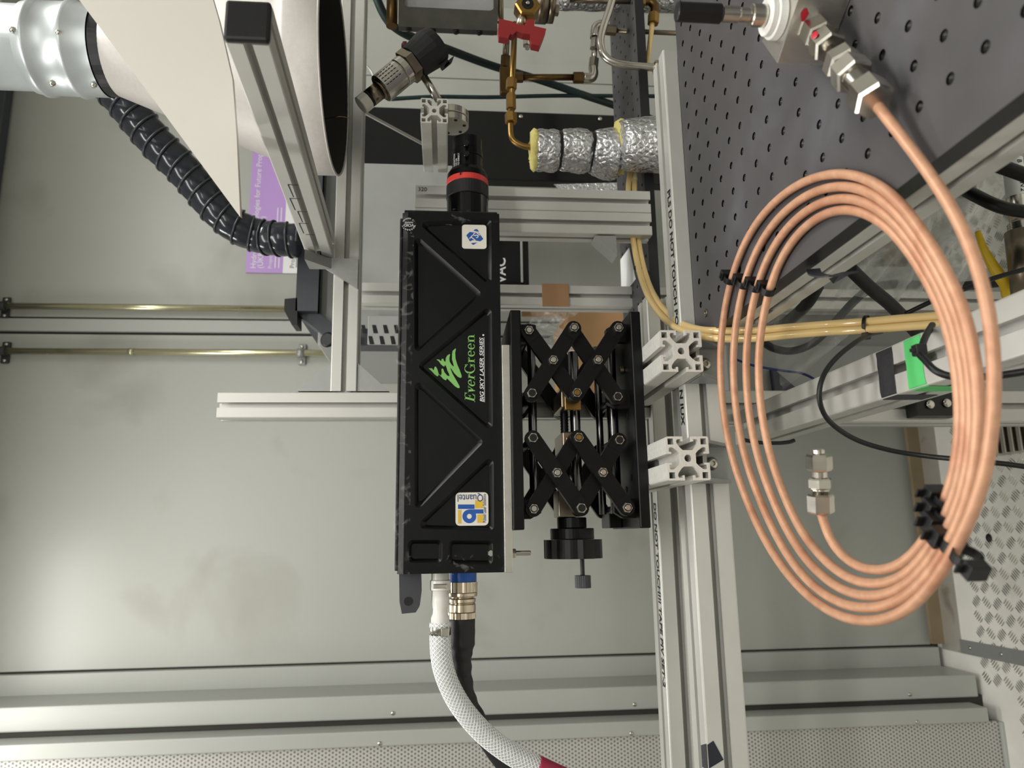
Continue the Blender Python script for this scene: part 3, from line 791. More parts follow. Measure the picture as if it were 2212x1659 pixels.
def s_r(x): return [bar(x+.08, 0, x+.22, XH), bar(x, 0, x+.32, .04), bar(x, XH-.04, x+.2, XH), ring(x+.36, XH-.2, .17, .2, .06, .1, 45, 170, 10), [(x+.36+.08*math.cos(k*.7), XH-.1+.08*math.sin(k*.7)) for k in range(9)]], .52
def s_G(x): return [ring(x+.42, .5, .42, .52, .15, .05, 40, 325, 34), bar(x+.62, .02, x+.77, .46), bar(x+.5, .42, x+.86, .46), [(x+.72,.98),(x+.76,.98),(x+.78,.68),(x+.73,.68)]], .92
def s_n(x): return [bar(x+.08, 0, x+.22, XH), bar(x, 0, x+.3, .04), bar(x, XH-.04, x+.2, XH), bar(x+.46, 0, x+.60, XH-.18), bar(x+.38, 0, x+.68, .04), ring(x+.36, XH-.22, .24, .23, .13, .07, 0, 160, 12)], .72
mbt = MB(); x = 0; glyph = []
for fn, shear in ((s_E, .22), (s_v, .22), (s_e, .22), (s_r, .22), (s_G, 0), (s_r, 0), (s_e, 0), (s_e, 0), (s_n, 0)):
    polys, adv = fn(0)
    for q in polys: glyph.append([(x + a + shear*b, b) for a, b in q])
    x += adv
o_, e_ = L2(1026, 869, YP), L2(1026, 722, YP)
cap = L2(1004, 800, YP)[1] - L2(1026, 800, YP)[1]
sx = (e_[0]-o_[0])/x
for q in glyph: mbt.flat([(a*sx, b*cap) for a, b in q], (o_[0], YP, o_[1]), XD, ZD, 0.0004)
part('logo_lettering', mbt, m_lgreen, lt, 'green serif lettering')
o2 = L2(1045, 869, YP); e2 = L2(1045, 729, YP)
mb = MB().text('BIG SKY LASER SERIES', (o2[0], YP, o2[1]), XD, ZD, 0.0056, shear=0.22, bold=0.00006, ext=0.0004)
w0 = max(v.x for v in mb.v) - o2[0]
mb.v = [Vector((o2[0] + (v.x-o2[0])*(e2[0]-o2[0])/w0, v.y, v.z)) for v in mb.v]
mb.flat(bar(o2[0], o2[1]-0.0010, e2[0], o2[1]-0.0006), (0, YP, 0), XD, ZD, 0.0004)
c = L2(1044, 724, YP); mb.flat([(c[0]+0.001*math.cos(k*.5), c[1]+0.001*math.sin(k*.5)) for k in range(12)], (0, YP, 0), XD, ZD, 0.0004)
part('small_lettering', mb, m_inkw, lt, 'white italic lettering')
# square sticker with a blue diamond
def rrect(x0, y0, x1, y1, Y, r): 
    a, b = L2(x0, y1, Y), L2(x1, y0, Y)
    return round_poly([(a[0], b[1]), (b[0], b[1]), (b[0], a[1]), (a[0], a[1])], r, 4)
st = part('diamond_sticker', MB().prism([rrect(998, 487, 1050.5, 537.5, YP, 0.003)], (0, YP-0.0003, 0), XD, ZD, (0, -0.0007, 0)), m_stick, lt, 'silvery square sticker with a blue diamond emblem')
mb = MB(); YS = YP - 0.001
for q in ([(1285,640),(1345,582),(1420,590),(1510,605),(1585,705),(1530,748),(1460,735),(1395,725),(1350,750)], [(1410,560),(1440,535),(1475,530),(1510,578)], [(1368,778),(1478,768),(1410,810),(1390,800)]):
    mb.flat(pxpoly(q, 850, 430, 8.174, YS), (0, YS, 0), XD, ZD, 0.0002)
part('emblem', mb, m_lblue, st)
a_ = math.radians(-40); xd = Vector((math.cos(a_), 0, math.sin(a_))); yd = Vector((-math.sin(a_), 0, math.cos(a_)))
o = L2(1025.5, 511, YS)
mb = MB().text('TSI', Vector((o[0], YS, o[1])) - yd*0.0032, xd, yd, 0.0090, bold=0.0001, ext=0.0004, align='CENTER', spacing=0.95)
part('lettering', mb, m_stick, st)
# square sticker with blue and yellow blocks
st = part('block_sticker', MB().prism([rrect(984, 1063.5, 1054.5, 1136, YP, 0.004)], (0, YP-0.0003, 0), XD, ZD, (0, -0.0007, 0)), m_stick, lt, 'white sticker with blue letters and yellow blocks')
def blk(q): return MB().flat([L2(960 + a/16.59, 1050 + b/16.59, YS) for a, b in q], (0, YS, 0), XD, ZD, 0.0002)
mb = blk(bar(485, 660, 1075, 820))
cc = (890, 1085)
outer = [(cc[0] + 245*math.cos(k*math.pi/20), cc[1] + 245*math.sin(k*math.pi/20)) for k in range(30, -1, -1)]
def arcp(r, k0, k1): return [(cc[0] + r*math.cos(k*math.pi/20), cc[1] + r*math.sin(k*math.pi/20)) for k in range(k0, k1+1)]
out_ = arcp(245, -2, 30) + [(890, 835), (1395, 835), (1395, 985), (1128, 985)]
inn_ = arcp(90, 0, 39)
mb.prism([[L2(960 + a/16.59, 1050 + b/16.59, YS) for a, b in out_], [L2(960 + a/16.59, 1050 + b/16.59, YS) for a, b in inn_]], (0, YS-0.0001, 0), XD, ZD, (0, -0.0001, 0))
part('blue_letters', mb, m_lblue, st)
mb = blk(bar(1100, 505, 1395, 795)); 
for q in (bar(490, 855, 600, 1345), bar(1180, 1015, 1400, 1315)): 
    z = blk(q); mb.add(z.v, z.f)
part('yellow_blocks', mb, m_lyel, st)
o = L2(960+1395/16.59, 1050+300/16.59, YS)
mb = MB().text('Quantel', (o[0], YS, o[1]), (0, 0, 1), (-1, 0, 0), 0.0125, ext=0.0003)
zs = max(v.z for v in mb.v) - o[1]; tgt = L2(960+470/16.59, 1068, YS)[1] - o[1]
mb.v = [Vector((o[0] + (v.x-o[0])*0.8, v.y, o[1] + (v.z-o[1])*tgt/zs)) for v in mb.v]
o = L2(960+1490/16.59, 1050+1310/16.59, YS); e = L2(960+1490/16.59, 1050+285/16.59, YS)
m2 = MB().text('Pulsed Laser Solutions', (o[0], YS, o[1]), XD, ZD, 0.0042, bold=0.00005, ext=0.0003)
w0 = max(v.x for v in m2.v) - o[0]; m2.v = [Vector((o[0] + (v.x-o[0])*(e[0]-o[0])/w0, v.y, v.z)) for v in m2.v]
mb.add(m2.v, m2.f)
part('lettering', mb, m_lnavy, st)
# round warranty seal on the top right corner, printed upside down to the picture's reading
c = L2(881, 485, YF0); 
se = part('round_seal', MB().lathe([(0, 0.0078), (0.0004, 0.0078)], (c[0], YF0-0.0001, c[1]-0.001), (0, -1, 0), 28), mat('seal_black', (14, 14, 15), 0.3), lt, 'round black seal with white print')
mb = MB(); YS2 = YF0 - 0.0006; cz = c[1]-0.001
def put(s, tx, ty, size, rot=0.0, al='CENTER'):
    # text frame: reading direction = +Z, up = -X
    ca, sa = math.cos(rot), math.sin(rot)
    xd = Vector((0, 0, 1))*ca + Vector((-1, 0, 0))*sa; yd = -Vector((0, 0, 1))*sa + Vector((-1, 0, 0))*ca
    m = MB().text(s, (c[0]-ty, YS2, cz+tx), xd, yd, size, align=al, bold=0.00004, ext=0.0002); mb.add(m.v, m.f)
put('VOID', 0, -0.0004, 0.0044); put('QUANTEL', 0, -0.0026, 0.0019)
for i, ch in enumerate('WARRANTY'):
    a = math.radians(160 - i*20); put(ch, 0.0056*math.cos(a), 0.0056*math.sin(a), 0.0024, a - math.pi/2)
for i, ch in enumerate('IF BROKEN'):
    a = math.radians(215 + i*14); put(ch, 0.0072*math.cos(a), 0.0072*math.sin(a), 0.0020, a + math.pi/2)
part('seal_print', mb, m_inkw, se)
# hexagon bolt head seen through the lower recess
p = P(1060, 1195, Y=YP)
part('pocket_bolt', MB().hexa((p.x, YP-0.0002, p.z), (p.x, YP-0.004, p.z), 0.0034), m_steel, lt)
# clear film wrapped round the ends and the top
def film_grid(name, fn, nu, nv, seed, amp=0.0012, nrm=(0, -1, 0)):
    random.seed(seed); vs = []; nrm = Vector(nrm)
    ph = [(random.uniform(20, 110), random.uniform(-60, 60), random.uniform(0, 6)) for _ in range(7)]
    for j in range(nv+1):
        for i in range(nu+1):
            p = Vector(fn(i/nu, j/nv)); w = 0
            for a, b, q in ph: w += math.sin(a*(p.x + p.y*0.7) + b*p.z*1.6 + q*3)
            vs.append(p + nrm*(amp*(abs(w)/3.2)))
    o = part(name, MB().add(vs, [(j*(nu+1)+i, j*(nu+1)+i+1, (j+1)*(nu+1)+i+1, (j+1)*(nu+1)+i) for j in range(nv) for i in range(nu)], True), m_filmL, lt, 'crinkled clear film')
    return o
xfA = L2(1000, 1196)[0]
film_grid('wrap_film', lambda u, v: (LX0-0.0012 + (xfA-LX0)*u, YF0-0.0008, LZ0-0.002 + (LZ1-LZ0+0.004)*v), 14, 40, 1)
xfB = L2(1000, 488)[0]
film_grid('wrap_film', lambda u, v: (xfB + (LX1+0.004-xfB)*u, YF0-0.0008, LZ0+0.001 + (LZ1-LZ0+0.002)*v), 12, 40, 2, 0.0016)
film_grid('wrap_film', lambda u, v: (LX0-0.002 + (LX1-LX0+0.005)*u, YF0-0.0012 + 0.010*max(0, v-0.62)/0.38, LZ1-0.0125 + 0.0160*min(1, v/0.62) + 0.002*max(0, v-0.62)), 120, 10, 3, 0.0010, (0, -0.7, 0.7))

# mounting plate and its stud
ap0, ap1 = P(1100, 1237, Y=0.722).x, P(1093, 745, Y=0.722).x
pl = thing('mounting_plate', 'bare aluminium plate between the laser and the jack', 'plate', ((ap0+ap1)/2, 0.77, -0.0636))
part('plate', MB().bbox((ap0, 0.7215, -0.0636), (ap1, 0.818, -0.0556), 0.0005), m_alufl, pl)
p = P(1120, 1195, Y=0.735)
part('stud', MB().steps([(0.0185, 0.0024)], (p.x, 0.735, -0.0638), (0, 0, -1), 14), m_steel, pl)
part('nut', MB().hexa((p.x, 0.735, -0.0638), (p.x, 0.735, -0.0676), 0.0050), m_steel, pl)

# ================================================================= LAB JACK
YJ = 0.716
def J(x, y, ox=1080, oy=640, s=6.506, Y=YJ):
    p = P(ox + x/s, oy + y/s, Y=Y); return Vector((p.x, 0, p.z))
JX0, JX1 = 0.0045, 0.2230; JY1 = 0.838
JT = (-0.0747, -0.0639); JB = (-0.1979, -0.1872)
jk = thing('lab_jack', 'black scissor lab jack carrying the laser, with a knob on its left', 'jack', ((JX0+JX1)/2, 0.777, JB[0]))
part('top_plate', MB().bbox((JX0, YJ, JT[0]), (JX1, JY1, JT[1]), 0.0012), m_black, jk)
bp = part('bottom_plate', MB().bbox((JX0, YJ, JB[0]), (JX1, JY1, JB[1]), 0.0012), m_black, jk)
for (x, y) in ((0.055, 0.742), (0.075, 0.80), (0.045, 0.765), (0.118, 0.745), (0.205, 0.742), (0.19, 0.80), (0.14, 0.80)):
    part('plate_hole', MB().lathe([(0, 0.0032), (0.0003, 0.0032)], (x, y, JB[1]+0.0002), (0, 0, 1), 14), m_hole, bp)
p = P(1350, 800, Y=0.752)
part('socket_screw', MB().steps([(0.0045, 0.0042)], (p.x, 0.752, JB[1]+0.0003), (0, 0, 1), 18), m_steeld, bp)
part('stop_block', MB().bbox((JX0+0.001, 0.79, JB[1]+0.0002), (0.0235, 0.83, JB[1]+0.014), 0.001), m_black, jk)
R_ = [J(420, 450), J(1040, 445), J(1665, 445), J(450, 1365), J(1080, 1360), J(1680, 1390)]
o2 = (1080, 890)
Lf = [J(465, 365, *o2), J(1105, 360, *o2), J(1705, 380, *o2), J(490, 1355, *o2), J(1145, 1350, *o2), J(1790, 1345, *o2)]
def arm(a, b, y0, y1, hw=0.0078):
    a2, b2 = Vector((a.x, a.z)), Vector((b.x, b.z)); d = (b2-a2).normalized(); nrm = Vector((-d.y, d.x)); pts = []
    for k in range(13):
        t = math.pi/2 + math.pi*k/12; q = a2 + d*(hw*math.cos(t)) + nrm*(hw*math.sin(t)); pts.append((q.x, q.y))
    for k in range(13):
        t = -math.pi/2 + math.pi*k/12; q = b2 + d*(hw*math.cos(t)) + nrm*(hw*math.sin(t)); pts.append((q.x, q.y))
    mb = MB().prism([pts], (0, y1, 0), XD, ZD, (0, y0-y1, 0))
    mid = (a2+b2)/2
    # milled bosses: raised pads at both ends and the middle
    for c in (a2, mid, b2):
        w = 0.0095 if c is mid else 0.0105
        off = Vector((0, 0)) if c is mid else (d*0.0015 if c is a2 else -d*0.0015)
        q = [c + off + d*sx*w*0.92 + nrm*sy*hw*0.985 for sx, sy in ((-1, -1), (1, -1), (1, 1), (-1, 1))]
        if c is a2: q = [c + d*0.0105 - nrm*hw*0.985, c + d*0.0105 + nrm*hw*0.985] + [c + d*(hw*0.98*math.cos(t)) + nrm*(hw*0.98*math.sin(t)) for t in [math.pi/2 + math.pi*k/10 for k in range(11)]]
        if c is b2: q = [c - d*0.0105 + nrm*hw*0.985, c - d*0.0105 - nrm*hw*0.985] + [c + d*(hw*0.98*math.cos(t)) + nrm*(hw*0.98*math.sin(t)) for t in [-math.pi/2 + math.pi*k/10 for k in range(11)]]
        mb.prism([ccw([tuple(v) for v in q])], (0, y0, 0), XD, ZD, (0, -0.0004, 0))
    return mb
yf = (0.7172, 0.7245); yb2 = (0.7262, 0.7335)
def pair(A, front, backs):
    for i, j in front:
        part('scissor_arm', arm(A[i], A[j], *yf), m_black, jk); part('scissor_arm', arm(A[i], A[j], 0.8295, 0.8365), m_black, jk)
    for i, j in backs:
        part('scissor_arm', arm(A[i], A[j], *yb2), m_black, jk); part('scissor_arm', arm(A[i], A[j], 0.8205, 0.8275), m_black, jk)
pair(R_, ((1, 3), (2, 4)), ((0, 4), (1, 5)))
pair(Lf, ((0, 4), (1, 5)), ((1, 3), (2, 4)))
def nut(p, y, core, name='nut'):
    o = part(name, MB().hexa((p.x, y, p.z), (p.x, y-0.0034, p.z), 0.0053, rot=0.4, ch=0.0009), m_steel, jk)
    part('pivot_gap', MB().lathe([(0, 0.0037), (0.0001, 0.0037)], (p.x, y-0.0035, p.z), (0, -1, 0), 16), m_hole, o)
    if core is not m_hole: part('pivot_end', MB().lathe([(0, 0.0029), (0.0006, 0.0026)], (p.x, y-0.0036, p.z), (0, -1, 0), 16), core, o)
for A, fr, bk in ((R_, (1, 2, 3, 4), (0, 5)), (Lf, (0, 1, 4, 5), (2, 3))):
    cores = {1: m_steel, 2: m_steel, 3: m_hole, 4: m_brass, 0: m_steel, 5: m_hole} if A is R_ else {0: m_hole, 1: m_brass, 4: m_hole, 5: m_steel, 2: m_hole, 3: m_steel}
    for i in fr: nut(A[i], yf[0]-0.0006, cores[i])
    for i in bk: nut(A[i], yb2[0]-0.0006, cores[i])
    for i in range(6):
        part('pivot_shaft', MB().cyl((A[i].x, 0.7345, A[i].z), (A[i].x, 0.8195, A[i].z), 0.0042, n=14), m_black, jk)
for A, pr in ((R_, ((1, 3), (2, 4))), (Lf, ((0, 4), (1, 5)))):
    for i, j in pr: nut((A[i]+A[j])/2, yf[0]-0.0006, m_steel)
# lugs that carry the top and bottom pivots
for p, up_ in ((R_[0], True), (Lf[3], True), (R_[5], False), (Lf[5], False), (R_[2], False)):
    zt = JT[0] if up_ else JB[1]
    y0, y1 = (0.7262, 0.7345) 
    if up_: q = [(p.x-0.0095, zt+0.001), (p.x-0.0095, p.z+0.002), (p.x-0.004, p.z-0.0085), (p.x+0.0085, p.z-0.0085), (p.x+0.0095, p.z-0.006), (p.x+0.0095, zt+0.001)]
    else: q = [(p.x-0.0095, zt-0.001), (p.x-0.0095, p.z), (p.x-0.004, p.z+0.0085), (p.x+0.004, p.z+0.0085), (p.x+0.0095, p.z), (p.x+0.0095, zt-0.001)]
    part('pivot_lug', MB().prism([ccw(q)], (0, y1+0.0095, 0), XD, ZD, (0, -0.0095, 0)), m_black, jk)
# rods along the jack, lead screw, trunnion blocks, knob
YK = 0.772
def PX(x, y, Y=YK): return P(x, y, Y=Y)
zr = [PX(1147, 900).z, PX(1222, 900).z, PX(1238, 905).z, PX(1304, 900).z, PX(1322, 900).z]
xm0, xm1 = 0.020, 0.205
m_rod = mat('dark_steel_rod', (120, 120, 122), 0.2, metal=1.0, var=0.1)
part('guide_rod', MB().cyl((xm0, 0.758, zr[0]), (xm1, 0.758, zr[0]), 0.0045, n=16), m_rod, jk)
part('guide_rod', MB().cyl((0.035, 0.760, zr[2]), (0.19, 0.760, zr[2]), 0.0055, n=16), m_rod, jk)
part('guide_rod', MB().cyl((xm0, 0.770, zr[4]), (xm1, 0.770, zr[4]), 0.0060, n=16), m_rod, jk)
part('guide_rod', MB().cyl((xm0, 0.795, zr[3]), (xm1, 0.795, zr[3]), 0.0040, n=16), m_rod, jk)
n_ = 90; thr = [(k*0.0016, 0.0046 if k % 2 else 0.0040) for k in range(n_)]
part('lead_screw', MB().lathe(thr, (0.035, 0.782, zr[1]), (1, 0, 0), 12), m_blackp, jk)
for q, w in ((R_[4], 0.011), (Lf[1], 0.011)):
    part('trunnion_block', MB().bbox((q.x-0.010, 0.745, q.z-0.0075), (q.x+0.010, 0.80, q.z+0.0115), 0.0015), m_steeld, jk)
    part('brass_nut', MB().bbox((q.x-0.013, 0.7405, q.z-0.0085), (q.x+0.004, 0.7448, q.z+0.0085), 0.001), m_brass, jk)
zk = PX(1236, 1160).z
xk = [PX(1236, y).x for y in (1085, 1118, 1141, 1165, 1206)]
part('end_block', MB().bbox((xk[1]+0.0002, 0.755, zk-0.003), (xk[0]+0.012, 0.79, zk+0.016), 0.001), m_steeld, jk)
rk = [0.0152, 0.0226, 0.0300]
part('collar', MB().steps([(xk[1]-xk[2], rk[0])], (xk[2], YK, zk), (1, 0, 0), 36), m_black, jk)
part('collar', MB().steps([(xk[2]-xk[3]-0.0002, rk[1])], (xk[3], YK, zk), (1, 0, 0), 40), m_black, jk)
# scalloped knob
N = 72; out = []
for k in range(N):
    a = 2*math.pi*k/N; out.append(((rk[2] - 0.0022*max(0, math.cos(8*a))**2.0)*math.cos(a), (rk[2] - 0.0022*max(0, math.cos(8*a))**2.0)*math.sin(a)))
part('knob', MB().prism([out], (xk[4], YK, zk-0.0005), (0, 1, 0), (0, 0, 1), (xk[3]-xk[4]-0.0003, 0, 0)), m_black, jk)
z2 = PX(1258, 1225).z; xa, xb, xc = PX(1258, 1206).x, PX(1258, 1243).x, PX(1258, 1270).x
part('locking_screw', MB().lathe([(k*0.0006, 0.0025 if k % 2 else 0.0021) for k in range(int((xa-xb)/0.0006))], (xb, YK, z2), (1, 0, 0), 12), m_blackp, jk)
N = 48
part('knurled_head', MB().prism([[((0.0082 if k % 2 else 0.0077)*math.cos(2*math.pi*k/N), (0.0082 if k % 2 else 0.0077)*math.sin(2*math.pi*k/N)) for k in range(N)]], (xc, YK, z2), (0, 1, 0), (0, 0, 1), (xb-xc, 0, 0)), m_greyp, jk)

# ================================================================= LENS TUBE on the right end of the laser
YL = 0.777
zl = P(1010, 440, Y=YL).z
def lx(y): return P(1010, y, Y=YL).x
ln = thing('lens_tube', 'black lens tube with a red ring on the right end of the laser', 'lens', (lx(420), YL, zl-0.024))
RL = 0.0238
x0 = LX1 + 0.0032
part('base_ring', MB().steps([(lx(433)-x0, RL-0.0006)], (x0, YL, zl), (1, 0, 0), 48), m_blackg, ln)
part('grip_ring', MB().steps([(lx(405)-lx(433)-0.0002, RL)], (lx(433)+0.0001, YL, zl), (1, 0, 0), 48), m_rubber, ln)
rr_ = part('red_ring', MB().steps([(lx(392)-lx(405)-0.0002, RL-0.0003)], (lx(405)+0.0001, YL, zl), (1, 0, 0), 48), m_redring, ln, 'red tape ring')
part('index_mark', MB().box((lx(398), YL-RL-0.0002, zl+0.008), (lx(393), YL-RL+0.003, zl+0.009), Matrix.Identity(4)), m_ink, rr_)
part('front_ring', MB().lathe([(0, RL-0.0006), (0.006, RL-0.0010), (0.011, RL-0.004), (0.012, 0.0176)], (lx(392)+0.0001, YL, zl), (1, 0, 0), 48, False), m_black, ln)
xt = lx(392)+0.0122
tu = part('tube', MB().steps([(lx(345)-xt, 0.0172), (lx(330)-lx(345), 0.0178), (lx(304)-lx(330), 0.0168)], (xt, YL, zl), (1, 0, 0), 40), m_black, ln)
for y in (338, 316):
    p = P(1008, y, Y=YL-0.018)
    part('thumb_screw', MB().steps([(0.004, 0.0021), (0.004, 0.0034)], (p.x, YL-0.0170, p.z), (0, -1, 0.12), 18), m_blackg, ln)
a = math.radians(38); nrm = Vector((0, -math.cos(a), math.sin(a))); upv = Vector((0, math.sin(a), math.cos(a)))
p = Vector((lx(372), YL, zl)) + nrm*0.0178
mb = MB()
for i, s in enumerate(('RADIATION', 'EYE OR', 'TO DIRECT')):
    t = MB().text(s, p + upv*(0.004 - 0.003*i), (1, 0, 0), upv, 0.0030, bold=0.00003); mb.add(t.v, t.f)
part('warning_print', mb, m_inkw, ln)

# ================================================================= CONNECTORS AND HOSES at the left end
m_latch = m_greyp
pts = [(862, 1238), (908, 1238), (909, 1280), (905, 1312), (898, 1323), (868, 1326), (863, 1300)]
Yq = 0.752
q = ccw([L2(a, b, Yq) for a, b in pts])
hl = thing('housing_clip', 'dark grey plastic clip hooked on the left end of the laser', 'clip', (q[0][0], Yq, q[0][1]))
q = [(min(a, LX0-0.0002), b) for a, b in q]
part('clip_body', MB().prism([q], (0, Yq+0.03, 0), XD, ZD, (0, -0.03, 0)), m_latch, hl)
p = P(882, 1299, Y=Yq)
part('clip_hole', MB().lathe([(0, 0.0042), (0.0003, 0.0042)], (p.x, Yq-0.0001, p.z), (0, -1, 0), 18), m_hole, hl)
# white water hose
YH = 0.762
zc = P(951, 1300, Y=YH).z
def hx(y, Y=YH): return P(951, y, Y=Y).x
ho = thing('water_hose', 'clear braided water hose with a white coupling, leaving the laser to the lower left', 'hose', (hx(1300), YH, zc))
part('coupling_base', MB().steps([(LX0-hx(1253), 0.0088)], (LX0-0.0002, YH, zc), (-1, 0, 0), 28), mat('grey_coupling', (196, 194, 188), 0.35), ho)
cf = part('coupling_flange', MB().steps([(hx(1253)-hx(1275), 0.0102)], (hx(1253), YH, zc), (-1, 0, 0), 28), m_whitep, ho)
part('release_button', MB().bbox((hx(1270), YH-0.0112, zc-0.0068), (hx(1260), YH-0.0095, zc+0.0068), 0.0008), m_steel, cf)
part('coupling_body', MB().lathe([(0, 0.0086), (0.012, 0.0088), (0.018, 0.0072), (0.022, 0.0074), (0.026, 0.0090), (0.034, 0.0090), (0.0345, 0.0098), (hx(1275)-hx(1345), 0.0098)], (hx(1275)-0.0001, YH, zc), (-1, 0, 0), 28), m_whitep, ho)
hp = [Vector((hx(1345), YH, zc)), P(951, 1390, Y=YH)] + [P(a, b, Y=y) for a, b, y in ((957, 1440, .764), (975, 1490, .768), (1006, 1540, .772), (1050, 1588, .776), (1105, 1629, .778), (1165, 1660, .780), (1230, 1690, .782))]
hpath = smooth_path(hp, 10)
part('hose_wall', MB().tube(hpath, 0.0098, 18, caps=False), m_hose, ho)
part('hose_core', MB().tube(hpath, 0.0070, 14), mat('hose_core', (208, 210, 208), 0.4, var=0.03), ho)
# braid: two sets of helices round the hose
def helix_set(path, r, nst, pitch, sgn):
    T = []; mb = MB()
    seg = [0]
    for i in range(1, len(path)): seg.append(seg[-1] + (path[i]-path[i-1]).length)
    tot = seg[-1]
    u = None; fr = []
    for i in range(len(path)):
        t = (path[min(i+1, len(path)-1)] - path[max(i-1, 0)]).normalized()
        if u is None: u = frame(t)[0]
        u = (u - t*u.dot(t)).normalized(); fr.append((u.copy(), t.cross(u)))
    def at(s):
        for i in range(1, len(seg)):
            if seg[i] >= s or i == len(seg)-1:
                f = min(1, max(0, (s-seg[i-1])/max(1e-9, seg[i]-seg[i-1])))
                return path[i-1].lerp(path[i], f), fr[i-1][0].lerp(fr[i][0], f), fr[i-1][1].lerp(fr[i][1], f)
    M = int(tot/0.0022); pos = [at(tot*k/M) for k in range(M+1)]
    for s in range(nst):
        pts = []
        for k in range(M+1):
            p, a, b = pos[k]; g = sgn*(2*math.pi*(tot*k/M)/pitch) + 2*math.pi*s/nst
            pts.append(p + a*(r*math.cos(g)) + b*(r*math.sin(g)))
        mb.tube(pts, 0.00042, 4, caps=False)
    return mb
part('braid', helix_set(hpath, 0.0100, 13, 0.052, 1), m_bstring, ho, kind='stuff')
part('braid', helix_set(hpath, 0.0101, 13, 0.052, -1), m_bstring, ho, kind='stuff')
xk2 = hx(1355)
cl = part('hose_clamp', MB().tube([Vector((xk2, YH + 0.0104*math.cos(k*math.pi/12), zc + 0.0104*math.sin(k*math.pi/12))) for k in range(25)], 0.0002, 4), m_steel, ho)
cl.data = mesh_of('hose_clamp', MB().lathe([(0, 0.0106), (0.007, 0.0106), (0.007, 0.0102), (0, 0.0102), (0, 0.0106)], (xk2, YH, zc), (-1, 0, 0), 26, caps=False), m_steel, WL[cl])
part('clamp_lug', MB().bbox((xk2-0.0075, YH-0.0125, zc-0.0088), (xk2+0.0005, YH-0.0085, zc-0.001), 0.0008), m_steel, ho)
e1 = hpath[-12]; 
er = part('hose_end', MB().tube(hpath[-12:-2], 0.0112, 20), mat('crimson_band', (156, 40, 70), 0.45), ho, 'crimson band on the hose')
# black cable with nickel plug
YC = 0.790
zc2 = P(998, 1290, Y=YC).z
def cx_(y): return P(998, y, Y=YC).x
cb = thing('laser_cable', 'thick black sheathed cable with a nickel plug, behind the braided hose', 'cable', (cx_(1300), YC, zc2))
px = YC/1600
part('blue_ring', MB().steps([(LX0-cx_(1256), 30.5*px)], (LX0-0.0002, YC, zc2), (-1, 0, 0), 40), m_bluer, cb, 'blue anodised ring')
k0 = cx_(1256); N = 60; r1 = 32*px
part('coupling_ring', MB().prism([[((r1 if k % 2 else r1*0.975)*math.cos(2*math.pi*k/N), (r1 if k % 2 else r1*0.975)*math.sin(2*math.pi*k/N)) for k in range(N)]], (k0-0.0003, YC, zc2), (0, 1, 0), (0, 0, 1), (cx_(1278)-k0, 0, 0)), m_nickel, cb)
k1 = cx_(1278)-0.0004
part('plug_body', MB().steps([(k1-cx_(1288), r1), (cx_(1288)-cx_(1292), 24*px), (cx_(1292)-cx_(1301), 28.5*px), (cx_(1301)-cx_(1304), 27*px), (cx_(1304)-cx_(1322), 28.5*px)], (k1, YC, zc2), (-1, 0, 0), 40), m_nickel, cb)
N = 64
part('knurled_ring', MB().prism([[((28.8 if k % 2 else 27.6)*px*math.cos(2*math.pi*k/N), (28.8 if k % 2 else 27.6)*px*math.sin(2*math.pi*k/N)) for k in range(N)]], (cx_(1322)-0.0003, YC, zc2), (0, 1, 0), (0, 0, 1), (cx_(1335)-cx_(1322), 0, 0)), m_nickel, cb)
k2 = cx_(1335)-0.0004
cp = [Vector((k2, YC, zc2)), P(998, 1365, Y=YC), P(997, 1395, Y=YC), P(995, 1425, Y=.792), P(997, 1465, Y=.796), P(1006, 1510, Y=.80), P(1028, 1555, Y=.804), P(1058, 1603, Y=.806), P(1092, 1650, Y=.806), P(1135, 1700, Y=.806)]
cpath = smooth_path(cp, 8)
def crad(t):
    base = 0.0133 if t < 0.2 else (0.0133 - (t-0.2)/0.1*0.0022 if t < 0.3 else 0.0111)
    return base + 0.0005*math.sin(t*70) * (1 if 0.2 < t < 0.7 else 0.2) - (0.002*(t-0.3) if t > 0.3 else 0)
part('sheath', MB().tube(cpath, crad, 20), m_rubber, cb)
# ================================================================= COPPER COIL (lies flat on the breadboard, its left half overhanging)
def resample(pts, n):
    pts = [Vector((a, b, 0)) for a, b in pts]; seg = [0]
    for i in range(1, len(pts)): seg.append(seg[-1] + (pts[i]-pts[i-1]).length)
    out = []
    for k in range(n):
        s = seg[-1]*k/(n-1); i = 1
        while i < len(seg)-1 and seg[i] < s: i += 1
        f = (s-seg[i-1])/(seg[i]-seg[i-1]); out.append(pts[i-1].lerp(pts[i], f))
    return out
B1 = [(2041,1240),(1974,1325),(1873.5,1356.6),(1806.6,1338),(1739.6,1291),(1686,1224),(1646,1164),(1616,1104)]
B2 = [(2041,1222),(1957,1301),(1873.5,1327.5),(1806.6,1308),(1749.7,1268),(1699.5,1204),(1669,1147.5),(1646,1104)]
B4 = [(2018,1200),(1974,1238),(1923.6,1264.6),(1873,1268),(1823,1251),(1773,1204),(1726,1147.5),(1702.8,1100)]
B5 = [(2012,1168),(1947,1224.5),(1900,1239.5),(1856.7,1231),(1816.6,1204),(1793,1171),(1778,1137.5),(1773,1104),(1771,1088)]
T1 = [(1616,1100),(1586,1013),(1567,937.5),(1555.7,850.7),(1553.6,758.5),(1559,690.7),(1567,650),(1581,590),(1598,537),(1627.7,480),(1665.7,436),(1703.6,404),(1740,381),(1790,366),(1850,366),(1913.6,398),(1974,468),(2020.7,542)]
